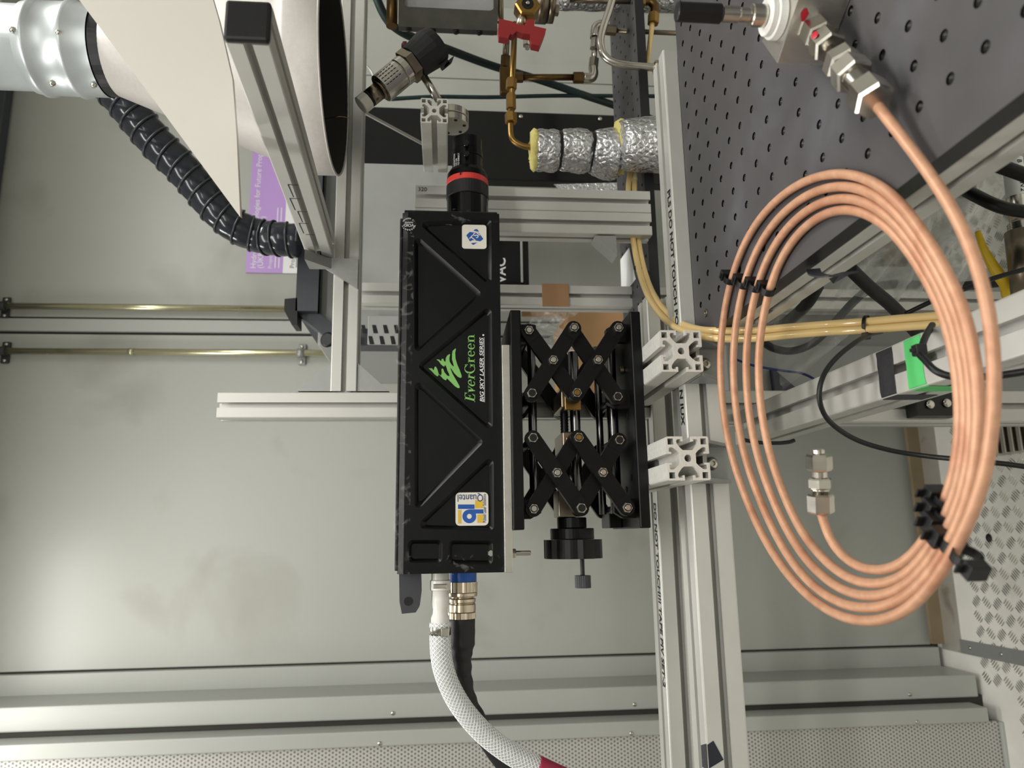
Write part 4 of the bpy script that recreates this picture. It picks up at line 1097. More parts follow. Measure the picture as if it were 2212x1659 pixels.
T4 = [(1702.7,1095),(1670,1013),(1651,937.5),(1639,856),(1637,802),(1637.6,750),(1644,704),(1655,650),(1661.4,621.5),(1682.5,558),(1718.4,505.5),(1754,469.6),(1796.5,446.4),(1838.6,442),(1874.5,455),(1910,476),(1950,514),(1980,556)]
R0 = [(1990,340),(2045,420),(2090,505),(2124,600),(2141,680),(2149,760),(2150,850),(2150,900),(2137,999),(2118,1078),(2088,1163),(2060,1212)]
R1 = [(2030,560),(2055,592),(2086,676),(2105,760),(2114,845),(2117.5,900),(2109,999),(2093,1078),(2072,1140),(2048,1205)]
R4 = [(1988,568),(1996,582),(2043,676),(2062.5,760),(2075,845),(2077,899),(2072,985),(2057,1058),(2036,1110),(2022,1152)]
NB, NT, NR = 18, 34, 20
b1, b2, b4, b5 = (resample(q, NB) for q in (B1, B2, B4, B5)); b3 = [(p+q)/2 for p, q in zip(b2, b4)]
bs = [b1, b2, b3, b4, b5]
t1, t4 = resample(T1, NT), resample(T4, NT); ts = [t1.copy() if False else [p.lerp(q, k/3) for p, q in zip(t1, t4)] for k in range(4)]
r1, r4 = resample(R1, NR), resample(R4, NR); rs = [[p.lerp(q, k/3) for p, q in zip(r1, r4)] for k in range(4)]
r0 = resample(R0, NR)
TR = 0.0031
ZC = ZB + TR + 0.0006
def z_bunch(k, f): return ZC - 0.0050*k*f          # neighbouring strands lie over one another where they bunch
path = []
start = [(1893, 226), (1920, 262), (1955, 300)]
for a, b in start: path.append(P(a, b, Z=ZC + 0.012*(1960-a)/70))
def lay(seq, z0, z1):
    n = len(seq)
    for i, q in enumerate(seq): path.append(P(q.x, q.y, Z=z0 + (z1-z0)*i/(n-1)))
lay(r0[1:-1], ZC+0.002, ZC+0.002)
zb = [ZC+0.002, ZC-0.002, ZC-0.006, ZC-0.010, ZC-0.014]
zt = [ZC, ZC, ZC, ZC]
for k in range(4):
    lay(bs[k][1:-1], zb[k], (zb[k]+ZC)/2)
    seq = ts[k][1:-1]; n = len(seq)
    for i, q in enumerate(seq):
        f = i/(n-1); z = (zb[k]+ZC)/2*(1-min(1, f*3)) + ZC*min(1, f*3); path.append(P(q.x, q.y, Z=z if f < 0.8 else z - (f-0.8)/0.2*0.002*k))
    seq = rs[k][1:-1]; n = len(seq)
    for i, q in enumerate(seq): path.append(P(q.x, q.y, Z=ZC - 0.002*k + (zb[k+1]-(ZC-0.002*k))*i/(n-1)))
lay(bs[4][1:-1], zb[4], ZC-0.010)
# light smoothing of the measured path
for _ in range(6): path = [path[0]] + [(path[i-1] + path[i]*2 + path[i+1])/4 for i in range(1, len(path)-1)] + [path[-1]]
ct = thing('copper_coil', 'coil of copper tube with four turns, lying on the front breadboard', 'coil', (0.08, 0.46, ZC-TR))
part('tube', MB().tube(smooth_path(path, 3), TR, 14), m_copper, ct)
# compression fitting on its free end
e1 = path[-1]; e2 = P(1768, 970, Z=ZC-0.008); ax = (e2-e1).normalized(); Ltot = (e2-e1).length
def along(t): return e1 + ax*(Ltot*t)
part('compression_nut', MB().hexa(along(0.0), along(0.30), 0.0090, rot=0.2, ch=0.0012), m_steel, ct, 'steel compression nut')
part('fitting_body', MB().lathe([(Ltot*0.30, 0.0052), (Ltot*0.35, 0.0052), (Ltot*0.351, 0.0065), (Ltot*0.38, 0.0065)], e1, ax, 20), m_steel, ct)
part('hex_collar', MB().hexa(along(0.38), along(0.55), 0.0082, rot=0.5, ch=0.001), m_steel, ct)
part('fitting_neck', MB().steps([(Ltot*0.11, 0.0052)], along(0.55), ax, 20), m_steel, ct)
part('compression_nut', MB().hexa(along(0.66), along(0.92), 0.0088, rot=0.1, ch=0.0016), m_steel, ct, 'steel compression nut')
part('end_stub', MB().steps([(Ltot*0.08, 0.0042)], along(0.92), ax, 18), m_steel, ct)
# cable ties round the strands
def tie(px, py, dx, dy, label, s=1.0, rad=0.0040, tail=0.006, z=None):
    """head box beside the strand + a loop round it; (dx, dy): strand direction in the picture"""
    z = ZC if z is None else z
    fl = -1 if s < 0 else 1; s = abs(s)
    c = P(px, py, Z=z); d = (P(px+dx, py+dy, Z=z)-c).normalized(); sd = Vector((0, 0, 1)).cross(d).normalized()
    t = thing('cable_tie', label, 'tie', c - Vector((0, 0, rad)), 'black cable ties round the copper coil')
    pts = [c + sd*(rad*math.cos(k*math.pi/9)) + Vector((0, 0, rad*math.sin(k*math.pi/9))) for k in range(19)]
    part('loop', MB().strip(pts, d, 0.0032*s, 0.0009), m_blackp, t)
    h = c + sd*fl*(rad + 0.0012*s) + Vector((0, 0, 0.001))
    M = Matrix((d, sd, Vector((0, 0, 1)))).transposed().to_4x4(); M.translation = h
    part('head', MB().bbox((-0.0026*s, -0.0019*s, -0.0030*s), (0.0026*s, 0.0023*s, 0.0034*s), 0.0006, M), m_blackp, t)
    part('tail', MB().bbox((-0.0014*s, -0.0010*s, 0.003*s), (0.0014*s, -0.0002*s, 0.003*s + tail), 0.0002, M), m_blackp, t)
    return t
for i, (px, py, lb) in enumerate(((1577, 604, 'outermost strand'), (1605, 613, 'second strand from outside'), (1632, 620, 'third strand from outside'), (1659, 628, 'innermost strand'))):
    tie(px, py, 20, -70, 'black cable tie on the %s, on the breadboard side of the coil' % lb, 1.6, rad=0.0050, tail=0.0015, z=ZC+0.0014)
for i, (px, py, lb) in enumerate(((2040, 1085, 'topmost tie'), (2042, 1118, 'second tie from the top'), (2046, 1150, 'third tie from the top'), (2060, 1180, 'fourth tie from the top'), (2088, 1205, 'lowest and largest tie'))):
    tie(px, py, -25, 60, 'black cable tie bunching the copper strands near the floor side, %s' % lb, (-1.7, -1.9, -2.0, -1.9, 1.6)[i], (0.0050, 0.0054, 0.0054, 0.0054, 0.0066)[i], 0.005, ZC - (0.012, 0.010, 0.008, 0.004, 0.000)[i])

# ================================================================= VALVE BLOCK AND UNION on the breadboard
# machined block standing on the breadboard, turned; measured on the plane of its top edge
a0, a1, a2 = P(1678, 95, Z=ZB+0.003), P(1768, 105, Z=ZB+0.003), P(1715, -5, Z=ZB+0.003)
dA = P(1893, 222, Z=-0.236) - P(1770, 62, Z=-0.236)          # axis of the union
A = dA.normalized(); A.z = 0; A.normalize(); Bv = Vector((-A.y, A.x, 0))
ub = thing('valve_block', 'machined aluminium block with a white plastic ring and red paint spots, on the breadboard', 'valve', P(1745, 40, Z=ZB))
end0 = P(1893, 224, Z=-0.2365); 
start0 = P(1757, 62, Z=-0.2365)
Lu = (end0-start0).length; UA = (end0-start0).normalized()
# block: its front face is square to the union axis
fc = start0 - Vector((0, 0, 0))
UB = Vector((-UA.y, UA.x, 0)).normalized()
M = Matrix((UA, UB, Vector((0, 0, 1)))).transposed().to_4x4(); M.translation = Vector((fc.x, fc.y, ZB))
part('block', MB().bbox((-0.036, -0.0235, 0.0004), (0, 0.0205, 0.034), 0.0006, M), m_alufl, ub)
M2 = M.copy()
tc = M @ Vector((-0.018, 0.0, 0.0342))
part('white_ring', MB().steps([(0.006, 0.0145), (0.004, 0.0125)], tc, (0, 0, 1), 32), m_whitep, ub, 'white plastic ring')
part('stem', MB().steps([(0.010, 0.0072), (0.008, 0.0045), (0.012, 0.0052)], tc + Vector((0, 0, 0.0102)), (0, 0, 1), 24), m_steel, ub)
part('plug', MB().steps([(0.03, 0.0062)], tc + Vector((0, 0, 0.0404)), (0, 0, 1), 20), m_blackp, ub)
def ua(t): return start0 + UA*(Lu*t)
part('hex_adapter', MB().hexa(ua(0.002), ua(0.15), 0.0100, ch=0.0014), m_steel, ub)
part('compression_nut', MB().hexa(ua(0.16), ua(0.31), 0.0102, rot=0.3, ch=0.0018), m_steel, ub)
part('tube_stub', MB().cyl(ua(0.31), ua(0.44), 0.0033), m_steel, ub)
part('compression_nut', MB().hexa(ua(0.44), ua(0.56), 0.0108, rot=0.1, ch=0.0018), m_steel, ub)
part('hex_body', MB().hexa(ua(0.565), ua(0.70), 0.0112, rot=0.4, ch=0.0014), m_steel, ub)
part('threaded_neck', MB().lathe([(k*0.0005, 0.0074 if k % 2 else 0.0069) for k in range(int(Lu*0.15/0.0005))], ua(0.70), UA, 24), m_steel, ub)
part('compression_nut', MB().hexa(ua(0.82), ua(0.99), 0.0110, rot=0.2, ch=0.002), m_steel, ub)
def blob(c, r, seed):
    random.seed(seed); mb = MB(); vs = [c + UB*(r*1.4*math.cos(k*.7)*random.uniform(.7, 1.1)) + Vector((0, 0, r*math.sin(k*.7)*random.uniform(.6, 1.0))) for k in range(9)]
    vs.append(c + UA*0.0004); return mb.add(vs, [(k, (k+1) % 9, 9) for k in range(9)], True)
part('paint_spot', blob(ua(0.0) + UB*0.0085 + Vector((0, 0, 0.0090)) + UA*0.0004, 0.0030, 5), m_paint, ub, 'red paint spot')
cc = ua(0.215) + (UB*0.45 + Vector((0, 0, 0.89)))*0.0098
mb = MB(); vs = [cc + UA*(0.0035*math.cos(k*.7)) + (UB*0.89 - Vector((0, 0, 0.45)))*(0.0026*math.sin(k*.7)) for k in range(9)] + [cc + Vector((0, 0, 0.0008))]
part('paint_spot', mb.add(vs, [(k, (k+1) % 9, 9) for k in range(9)], True), m_paint, ub, 'red paint spot')

# ================================================================= TAN PLASTIC TUBES with brass fittings
def pp(l): return [P(a, b, Y=y) for a, b, y in l]
tA = pp([(1409, 52, .90), (1402, 110, .90), (1394, 170, .90), (1386, 235, .90), (1378, 290, .90), (1373, 340, .895), (1371, 400, .89), (1373, 450, .885), (1378, 510, .875), (1386, 560, .86), (1400, 610, .83), (1420, 650, .79), (1450, 683, .75), (1480, 702, .71), (1520, 713, .672), (1570, 714, .652), (1640, 713, .637), (1720, 706, .62), (1800, 700, .605), (1870, 695, .585), (1950, 688, .565), (2030, 682, .545), (2090, 676, .53)])
tBp = pp([(1459, 210, .86), (1450, 240, .87), (1432, 275, .885), (1410, 305, .895), (1385, 332, .897), (1366, 360, .892), (1358, 395, .887), (1358, 440, .882), (1365, 500, .872), (1375, 560, .857), (1389, 612, .828), (1409, 655, .79), (1440, 693, .75), (1474, 713, .71), (1520, 727, .672), (1570, 732, .652), (1640, 730, .637), (1720, 722, .62), (1800, 716, .605), (1870, 712, .585), (1950, 706, .565), (2030, 700, .545), (2090, 694, .53)])
a_t = thing('tan_tube', 'tan plastic tube running straight down from the brass fitting at the top', 'tube', tA[10])
part('tube', MB().tube(smooth_path(tA, 6), 0.0036, 12), m_tan, a_t)
b_t = thing('tan_tube', 'tan plastic tube bending from the brass elbow with the handwritten tag', 'tube', tBp[10])
part('tube', MB().tube(smooth_path(tBp, 6), 0.0036, 12), m_tan, b_t)
# wrapped tape on the straight one, paper flag on the other
seg = smooth_path(tA, 6)[22:36]
part('tape_wrap', MB().tube(seg, 0.0039, 10), mat('clear_tape', (236, 222, 186), 0.2, coat=0.5), a_t)
f0 = P(1439, 197, Y=.855)
fl = part('paper_flag', MB().box((-0.0035, -0.0002, -0.012), (0.0035, 0.0002, 0.013), Matrix.Translation(P(1446, 188, Y=.853)) @ Matrix.Rotation(math.radians(82), 4, 'Y')), mat('cream_flag', (232, 216, 178), 0.5), b_t, 'cream paper flag')
p = P(1446, 201, Y=.8526)
part('flag_print', MB().text('8.8.8', P(1443, 203, Y=.8524), (1, 0, 0.14), (-0.14, 0, 1), 0.0062), m_ink, fl)
for (a, b, y, lb) in ((1383, 583, .852, 'black cable tie round the two tan tubes beside the white paper'), (1872, 702, .585, 'black cable tie round the two tan tubes below the bench')):
    c = P(a, b, Y=y); t = thing('cable_tie', lb, 'tie', c)
    c1 = P(a+7, b, Y=y) if b < 600 else P(a, b-8, Y=y); 
    d = Vector((1, -0.15, -0.4)).normalized() if b < 600 else Vector((0.1, 0.7, 0.4)).normalized()
    w = Vector((0, 0, 1)) if b < 600 else Vector((1, 0, 0))
    w = (w - d*w.dot(d)).normalized(); q = d.cross(w)
    part('loop', MB().strip([c + w*(0.0080*math.cos(k*math.pi/12)) + q*(0.0050*math.sin(k*math.pi/12)) for k in range(25)], d, 0.003, 0.001), m_blackp, t)
    M = Matrix((w, q, d)).transposed().to_4x4(); M.translation = c + w*(-0.0095)
    part('head', MB().bbox((-0.003, -0.0035, -0.0028), (0.003, 0.0025, 0.0028), 0.0006, M), m_blackp, t)
# brass end fitting of the straight tube (up at the top edge)
t = thing('brass_union', 'brass union at the top of the straight tan tube', 'fitting', P(1412, 30, Y=.90))
part('hex_nut', MB().hexa(P(1411, 52, Y=.90), P(1412, 30, Y=.90), 0.0082), m_brass, t)
part('elbow_body', MB().tube(smooth_path([P(1413, 31, Y=.90), P(1414, 14, Y=.90), P(1404, 3, Y=.90), P(1390, 3, Y=.90)], 5), 0.0062, 14), m_brassd, t)
part('hex_nut', MB().hexa(P(1393, 3, Y=.90), P(1371, 3, Y=.90), 0.0082), m_brass, t)
part('steel_pipe', MB().cyl(P(1371, 3, Y=.90), P(1230, 0, Y=.90), 0.0040), m_steeld, t)
# elbow of the bent tube + steel pipe bend
t = thing('brass_elbow', 'brass elbow joining the bent steel pipe and the tan tube', 'fitting', P(1460, 150, Y=.86))
part('hex_nut', MB().hexa(P(1413, 146, Y=.86), P(1446, 149, Y=.86), 0.0096), m_nickel, t)
part('elbow_body', MB().tube(smooth_path([P(1446, 149, Y=.86), P(1460, 150, Y=.86), P(1466, 157, Y=.86), P(1463, 174, Y=.86)], 5), 0.0068, 14), m_steeld, t)
part('hex_nut', MB().hexa(P(1463, 172, Y=.86), P(1459, 205, Y=.86), 0.0092, rot=.3), m_brass, t)
t = thing('steel_pipe', 'bent stainless pipe curving down to the brass elbow', 'pipe', P(1300, 80, Y=.86))
part('pipe', MB().tube(smooth_path(pp([(1330, -30, .86), (1318, 15, .86), (1303, 60, .86), (1297, 90, .86), (1304, 118, .86), (1325, 134, .86), (1360, 141, .86), (1414, 146, .86)]), 7), 0.0050, 14), m_steel, t)

# ================================================================= FOIL-LAGGED PIPE
def lag(x0, x1, ya, yb, Y, name, parent, seed, mt=m_foil, bulge=0.0015):
    """foil-wrapped length of vertical pipe between picture columns x0 and x1"""
    c0, c1 = P(x0, (ya[0]+ya[1])/2, Y=Y), P(x1, (yb[0]+yb[1])/2, Y=Y)
    r0 = (P(x0, ya[0], Y=Y)-P(x0, ya[1], Y=Y)).length/2; r1 = (P(x1, yb[0], Y=Y)-P(x1, yb[1], Y=Y)).length/2
    random.seed(seed); L = (c1-c0).length; prof = []
    N = 12
    for k in range(N+1):
        f = k/N; prof.append((L*f, (r0+(r1-r0)*f)*(1 - 0.10*(abs(2*f-1))**5) + bulge*math.sin(f*9+seed)*0.4))
    mb = MB().lathe(prof, c0, c1-c0, 28, True)
    for i, v in enumerate(mb.v): mb.v[i] = v + Vector((random.uniform(-1, 1), random.uniform(-1, 1), random.uniform(-1, 1)))*0.0007
    return part(name, mb, mt, parent), c0, c1, r0, r1
lp = thing('lagged_pipe', 'vertical pipe lagged with foil and tied with black bands, behind the breadboards', 'pipe', P(1300, 335, Y=.87))
Yl = .872
lag(1156, 1206, (283, 365), (286, 368), Yl, 'foil_sleeve', lp, 1)
lag(1212, 1274, (282, 366), (285, 371), Yl, 'foil_sleeve', lp, 2)
lag(1280, 1336, (283, 374), (284, 388), Yl, 'foil_sleeve', lp, 3)
for a, ya in ((1209, (288, 362)), (1277, (290, 364))):
    c = P(a, sum(ya)/2, Y=Yl); r = (P(a, ya[0], Y=Yl)-P(a, ya[1], Y=Yl)).length/2
    part('black_band', MB().lathe([(-0.0028, r), (0.0028, r)], c, (0, 0, -1), 28, False), m_blackp, lp, 'black band')
def wool(x0, x1, y0, y1, seed, Y=Yl):
    c0, c1 = P(x0, (y0+y1)/2, Y=Y), P(x1, (y0+y1)/2, Y=Y); r = (P(x0, y0, Y=Y)-P(x0, y1, Y=Y)).length/2
    random.seed(seed); L = (c1-c0).length
    mb = MB().lathe([(0, r*0.55), (0.0012, r*0.9), (L*0.5, r), (L, r*0.96)], c0, c1-c0, 36, True)
    mb.v = [v + Vector((random.uniform(-1, 1), random.uniform(-1, 1), random.uniform(-1, 1)))*0.0016 for v in mb.v]
    return part('wool_edge', mb, m_wool, lp, 'yellow glass wool showing at the cut edge')
wool(1146, 1160, 284, 364, 7); wool(1328, 1345, 263, 372, 8, .868); 
p0, p1 = P(1340, 318, Y=.862), P(1418, 315, Y=.862)
lag(1340, 1545, (261, 366), (258, 366), .846, 'foil_sleeve', lp, 4)
bp_ = thing('brass_pipe', 'brass pipe with three nuts running down into the top of the lagged pipe', 'pipe', P(1108, 220, Y=Yl))
part('pipe', MB().tube(smooth_path(pp([(1152, 318, Yl), (1132, 316, Yl), (1112, 306, Yl), (1104, 292, Yl), (1103, 265, Yl)]), 6), 0.0038, 12), m_brass, bp_)
for (y0, y1, r) in ((266, 245, .0080), (237, 204, .0066), (194, 171, .0074)):
    part('hex_nut', MB().hexa(P(1104, y0, Y=Yl), P(1105 + (200-y0)*0.03, y1, Y=Yl), r, rot=.25), m_brass, bp_)
part('pipe', MB().cyl(P(1104, 246, Y=Yl), P(1112, 50, Y=Yl), 0.0040, n=14), m_brass, bp_)

# ================================================================= FLOW CELL, VALVE AND PIPES at the top
Yc = .86
fcell = thing('flow_cell', 'steel windowed flow cell with hexagon bolts, cut off by the top edge', 'cell', P(960, 30, Y=Yc))
def slab(x0, x1, y0, y1, Ya, Yb, name, mt, parent, r=0.002):
    a, b = P(x0, y0, Y=Ya), P(x1, y1, Y=Ya)
    return part(name, MB().bbox((min(a.x, b.x), Ya, min(a.z, b.z)), (max(a.x, b.x), Yb, max(a.z, b.z)), r), mt, parent)
a, b = P(860, 57, Y=Yc), P(1073, -60, Y=Yc)
wx0, wx1, wz0, wz1 = a.x, b.x, b.z, a.z
i0 = P(872, 14, Y=Yc); i1 = P(1066, -60, Y=Yc)
part('cell_frame', MB().prism([[(wx0, wz0), (wx1+.06, wz0), (wx1+.06, wz1), (wx0, wz1)], round_poly([(i0.x, i1.z), (i1.x+.04, i1.z), (i1.x+.04, i0.z), (i0.x, i0.z)], 0.006, 4)], (0, Yc+0.009, 0), XD, ZD, (0, -0.009, 0)), m_cell, fcell)
part('window', MB().box((wx0+.003, Yc+0.0095, wz0+0.004), (wx1+.05, Yc+0.014, wz1-0.004)), mat('grey_window', (150, 150, 150), 0.25, coat=0.3), fcell)
for y_, x_ in ((60, 883), (63, 935), (66, 985), (68, 1035)):
    p = P(x_, y_-7, Y=Yc+.0045); part('cap_bolt', MB().steps([(0.0085, 0.0040), (0.0012, 0.0026)], (p.x, p.y, p.z), (-1, 0, 0), 16), m_blackp, fcell)
for x0, x1, y1 in ((832, 857, 34), (1076, 1090, 26)): 
    a, b = P(x0, y1, Y=Yc), P(x1, -60, Y=Yc); part('end_boss', MB().cyl((b.x+.0, Yc+.02, P((x0+x1)/2, 0, Y=Yc).z), (a.x, Yc+.02, P((x0+x1)/2, 0, Y=Yc).z), abs(P(x0, 0, Y=Yc).z-P(x1, 0, Y=Yc).z)/2, n=24), m_brassd if x0 < 900 else m_steeld, fcell)
vl = thing('ball_valve', 'ball valve with red butterfly handle at the top of the brass pipe', 'valve', P(1130, 40, Y=.835))
Yv = .83
p = P(1140, 8, Y=Yv)
part('valve_body', MB().hexa((p.x, Yv+0.022, p.z), (p.x, Yv, p.z), 0.0165, rot=.5, ch=0.002), m_brass, vl)
part('bore', MB().lathe([(0, 0.0078), (0.0004, 0.0078)], (p.x, Yv-0.0002, p.z), (0, -1, 0), 20), m_blackg, vl)
part('bore_pin', MB().lathe([(0, 0.003), (0.002, 0.002)], (p.x, Yv-0.0008, p.z), (0, -1, 0), 12), m_steel, vl)
a, b = P(1130, 30, Y=Yv+.01), P(1124, 58, Y=Yv+.01)
part('valve_stem', MB().cyl(a, b, 0.0062), m_nickel, vl)
def poly(px, Ya, Yb): 
    q = [(P(a, b, Y=Ya).x, P(a, b, Y=Ya).z) for a, b in px]
    return MB().prism([q], (0, Yb, 0), XD, ZD, (0, Ya-Yb, 0))
part('red_handle', poly([(1078, 40), (1092, 43), (1106, 46), (1112, 50), (1124, 54), (1140, 54), (1138, 42), (1155, 42), (1154, 56), (1180, 62), (1175, 76), (1166, 99), (1148, 95), (1145, 74), (1130, 72), (1116, 67), (1108, 75), (1102, 73), (1098, 83), (1078, 79), (1076, 60)], Yv-0.002, Yv+0.010), m_red, vl, 'red butterfly handle')
part('lower_nut', MB().hexa(P(1139, 78, Y=Yv+.03), P(1139, 100, Y=Yv+.03), 0.0060), m_steel, vl)
part('lower_stub', MB().cyl(P(1139, 70, Y=Yv+.03), P(1139, 106, Y=Yv+.03), 0.0028), m_steel, vl)
fl_ = thing('steel_flange', 'round stained steel flange beside the red-handled valve', 'flange', P(1180, 10, Y=.89))
part('flange_disc', MB().cyl(P(1158, 0, Y=.89), P(1182, 2, Y=.89), 0.030, n=36), m_steeld, fl_)
part('flange_disc', MB().cyl(P(1183.5, 2, Y=.89), P(1197, 3, Y=.89), 0.0285, n=36), m_steeld, fl_)
part('flange_bolt', MB().hexa(P(1198, 22, Y=.885), P(1207, 23, Y=.885), 0.0075), m_steeld, fl_)
lag2 = thing('lagged_pipe', 'foil-lagged pipe along the top edge beside the stained flange', 'pipe', P(1330, -20, Y=.96))
c0, c1 = P(1205, -16, Y=.96), P(1480, -8, Y=.96)
mb = MB().lathe([((c1-c0).length*k/16, 0.024 + 0.0012*math.sin(k*1.7)) for k in range(17)], c0, c1-c0, 26, True)
random.seed(3); mb.v = [v + Vector((random.uniform(-1, 1), random.uniform(-1, 1), random.uniform(-1, 1)))*0.0012 for v in mb.v]
part('foil_sleeve', mb, m_foil, lag2)
# tee with dark pipe, horizontal pipe, elbow, second elbow
tp_ = thing('pipe_tee', 'dark tee and pipe run with elbows behind the brass pipe', 'pipe', P(1090, 160, Y=.93))
Yt = .93
part('pipe', MB().cyl(P(1096, 60, Y=Yt), P(1092, 125, Y=Yt), 0.0046, n=14), m_steeld, tp_)
part('hex_nut', MB().hexa(P(1092, 122, Y=Yt), P(1091, 148, Y=Yt), 0.0074), m_brassd, tp_)
part('tee_body', MB().bbox(tuple(P(1080, 205, Y=Yt) + Vector((0, -.006, 0))), tuple(P(1102, 148, Y=Yt) + Vector((0, .006, 0))), 0.002), m_brassd, tp_)
part('hex_nut', MB().hexa(P(1104, 167, Y=Yt), P(1130, 167, Y=Yt), 0.0074), m_brassd, tp_)
part('pipe', MB().cyl(P(1130, 167, Y=Yt), P(1240, 167, Y=Yt), 0.0044, n=14), m_brassd, tp_)
part('hex_nut', MB().hexa(P(1238, 168, Y=Yt), P(1261, 168, Y=Yt), 0.0078), m_brassd, tp_)
part('elbow', MB().tube(smooth_path([P(1261, 168, Y=Yt), P(1277, 168, Y=Yt), P(1282, 160, Y=Yt), P(1281, 146, Y=Yt)], 5), 0.0068, 14), m_steel, tp_)
part('hex_nut', MB().hexa(P(1281, 147, Y=Yt), P(1283, 127, Y=Yt), 0.0076), m_steel, tp_)
part('pipe', MB().cyl(P(1283, 127, Y=Yt), P(1284, 106, Y=Yt), 0.0042, n=14), m_steel, tp_)
part('hex_nut', MB().hexa(P(1283, 106, Y=Yt), P(1285, 84, Y=Yt), 0.0064), m_steel, tp_)
part('elbow', MB().tube(smooth_path([P(1285, 82, Y=Yt), P(1287, 62, Y=Yt), P(1296, 55, Y=Yt), P(1312, 57, Y=Yt)], 5), 0.0072, 14), m_steel, tp_)
part('hex_nut', MB().hexa(P(1308, 64, Y=Yt), P(1331, 66, Y=Yt), 0.0074), m_steeld, tp_)
part('pipe', MB().cyl(P(1331, 66, Y=Yt), P(1560, 76, Y=Yt), 0.0034, n=14), m_steeld, tp_)

# ================================================================= PRESSURE SENSOR on its rod
Ys = .755
sn = thing('pressure_sensor', 'slanted steel pressure sensor wrapped in black tape, on a thin rod', 'sensor', P(870, 160, Y=Ys))
def S(x, y): return P(x, y, Y=Ys)
ax0, ax1 = S(782, 226), S(930, 105); AX = (ax1-ax0); AL = AX.length; AX.normalize(); kpx = Ys/FPX
def sa(t): return ax0 + AX*(AL*t)
part('white_cap', MB().hexa(sa(-0.02), sa(0.09), 0.0102, n=10), m_stick, sn, 'off-white end cap')
part('seal_ring', MB().cyl(sa(0.095), sa(0.115), 0.0096), m_blackp, sn)
part('neck', MB().cyl(sa(0.115), sa(0.245), 0.0098), m_steeld, sn)
part('collar', MB().steps([(AL*0.03, 0.0112)], sa(0.245), AX, 28), m_steeld, sn)
part('sensor_body', MB().steps([(AL*0.27, 0.0162), (AL*0.01, 0.0154), (AL*0.08, 0.0164)], sa(0.275), AX, 32), m_steel, sn)
part('hex_body', MB().hexa(sa(0.635), sa(0.74), 0.0196), m_steeld, sn)
part('tape_wrap', MB().lathe([(0, 0.019), (0.012, 0.0205), (0.026, 0.0225), (0.036, 0.0205), (0.036, 0.0145), (0.022, 0.012)], sa(0.74), AX, 22, False), m_rubber, sn, 'black tape bundle')
a = sa(0.9)
mb = MB().strip(smooth_path([S(950, 118), S(958, 135), S(965, 145), S(972, 128)], 5), AX, 0.013, 0.0012); part('tape_tail', mb, m_rubber, sn)
up2 = AX.cross(Vector((0, 1, 0))).normalized()
if up2.z < 0: up2 = -up2
nr = Vector((0, -1, 0)); yd = up2
# fine print only: plain ruled lines, too small to read in the photograph
mb = MB()
for i in range(5):
    th = (i-2.0)*0.26; rad = yd*math.sin(-th) + nr*math.cos(th); tg = AX.cross(rad)
    c = sa(0.29) + rad*0.01635
    for k in range(5):
        s0 = AL*(0.01 + k*0.042); mb.add([c + AX*s0 - tg*0.0005, c + AX*(s0+AL*0.03) - tg*0.0005, c + AX*(s0+AL*0.03) + tg*0.0005, c + AX*s0 + tg*0.0005], [(0, 1, 2, 3)])
part('fine_print', mb, m_ink, sn)
part('rod', MB().cyl(S(916, 166), S(947, 216), 0.0043, n=16), m_steel, sn)
part('red_cap', MB().lathe([(0, 0.005), (0.004, 0.005), (0.006, 0.002)], S(878, 92) + Vector((0, 0.006, 0)), (0, 0, 1), 14), mat('dark_red_cap', (92, 40, 40), 0.5), sn)

# ================================================================= CROSS ARM with open end, its post, round flange
Ye = .742
pe = P(938, 239, Y=Ye)
ar = thing('stub_bar', 'aluminium bar pointing at the viewer, its open end beside a round flange', 'profile', (pe.x, .79, pe.z-.015))
part('profile', profile_mb((pe.x, Ye, pe.z), (pe.x, 0.8545, pe.z), 0.0300), m_alucut, ar)
fd = thing('blank_flange', 'round steel blank flange with bolt holes under the open-ended bar', 'flange', P(985, 245, Y=.765))
fz = P(976, 262, Y=.80).z; fx = pe.x + 0.0156
part('flange_disc', MB().steps([(0.0080, 0.0200), (0.0012, 0.0186), (0.0085, 0.0200)], (fx, 0.800, fz), (1, 0, 0), 40), m_steel, fd)
for k in range(6):
    a = k*math.pi/3 + .3
    part('bolt_hole', MB().lathe([(0, 0.0020), (0.0003, 0.0020)], (fx-0.0001, 0.800 + 0.0150*math.cos(a), fz + 0.0150*math.sin(a)), (-1, 0, 0), 12), m_hole, fd)
# post behind it (two profiles side by side)
xpost = P(1000, 402, Y=.857).x
ztp = P(897, 430, Y=.857).z
po = thing('double_post', 'wide double aluminium post with the pencilled number, behind the laser lens', 'post', (xpost-.03, .87, ZR))
part('profile', profile_mb((xpost-0.0150, 0.8715, ZR+0.0003), (xpost-0.0150, 0.8715, ztp), 0.0298), m_alu, po)
part('profile', profile_mb((xpost-0.0450, 0.8715, ZR+0.0003), (xpost-0.0450, 0.8715, ztp), 0.0298), m_alu, po)
p = P(905, 406, Y=.856)
part('pencil_mark', MB().text('320', (P(0, 0, Y=.856).x*0 + xpost-0.0085, .8563, ztp-0.003), (0, 0, -1), (1, 0, 0), 0.0075, ext=0.0003), m_ink, po)
part('gusset', MB().prism([[(xpost-.062, P(1283, 480, Y=.86).z), (xpost-.062, P(1330, 515, Y=.86).z), (xpost-.088, P(1330, 515, Y=.86).z)]], (0, .885, 0), XD, ZD, (0, -.028, 0)), m_gus, po)
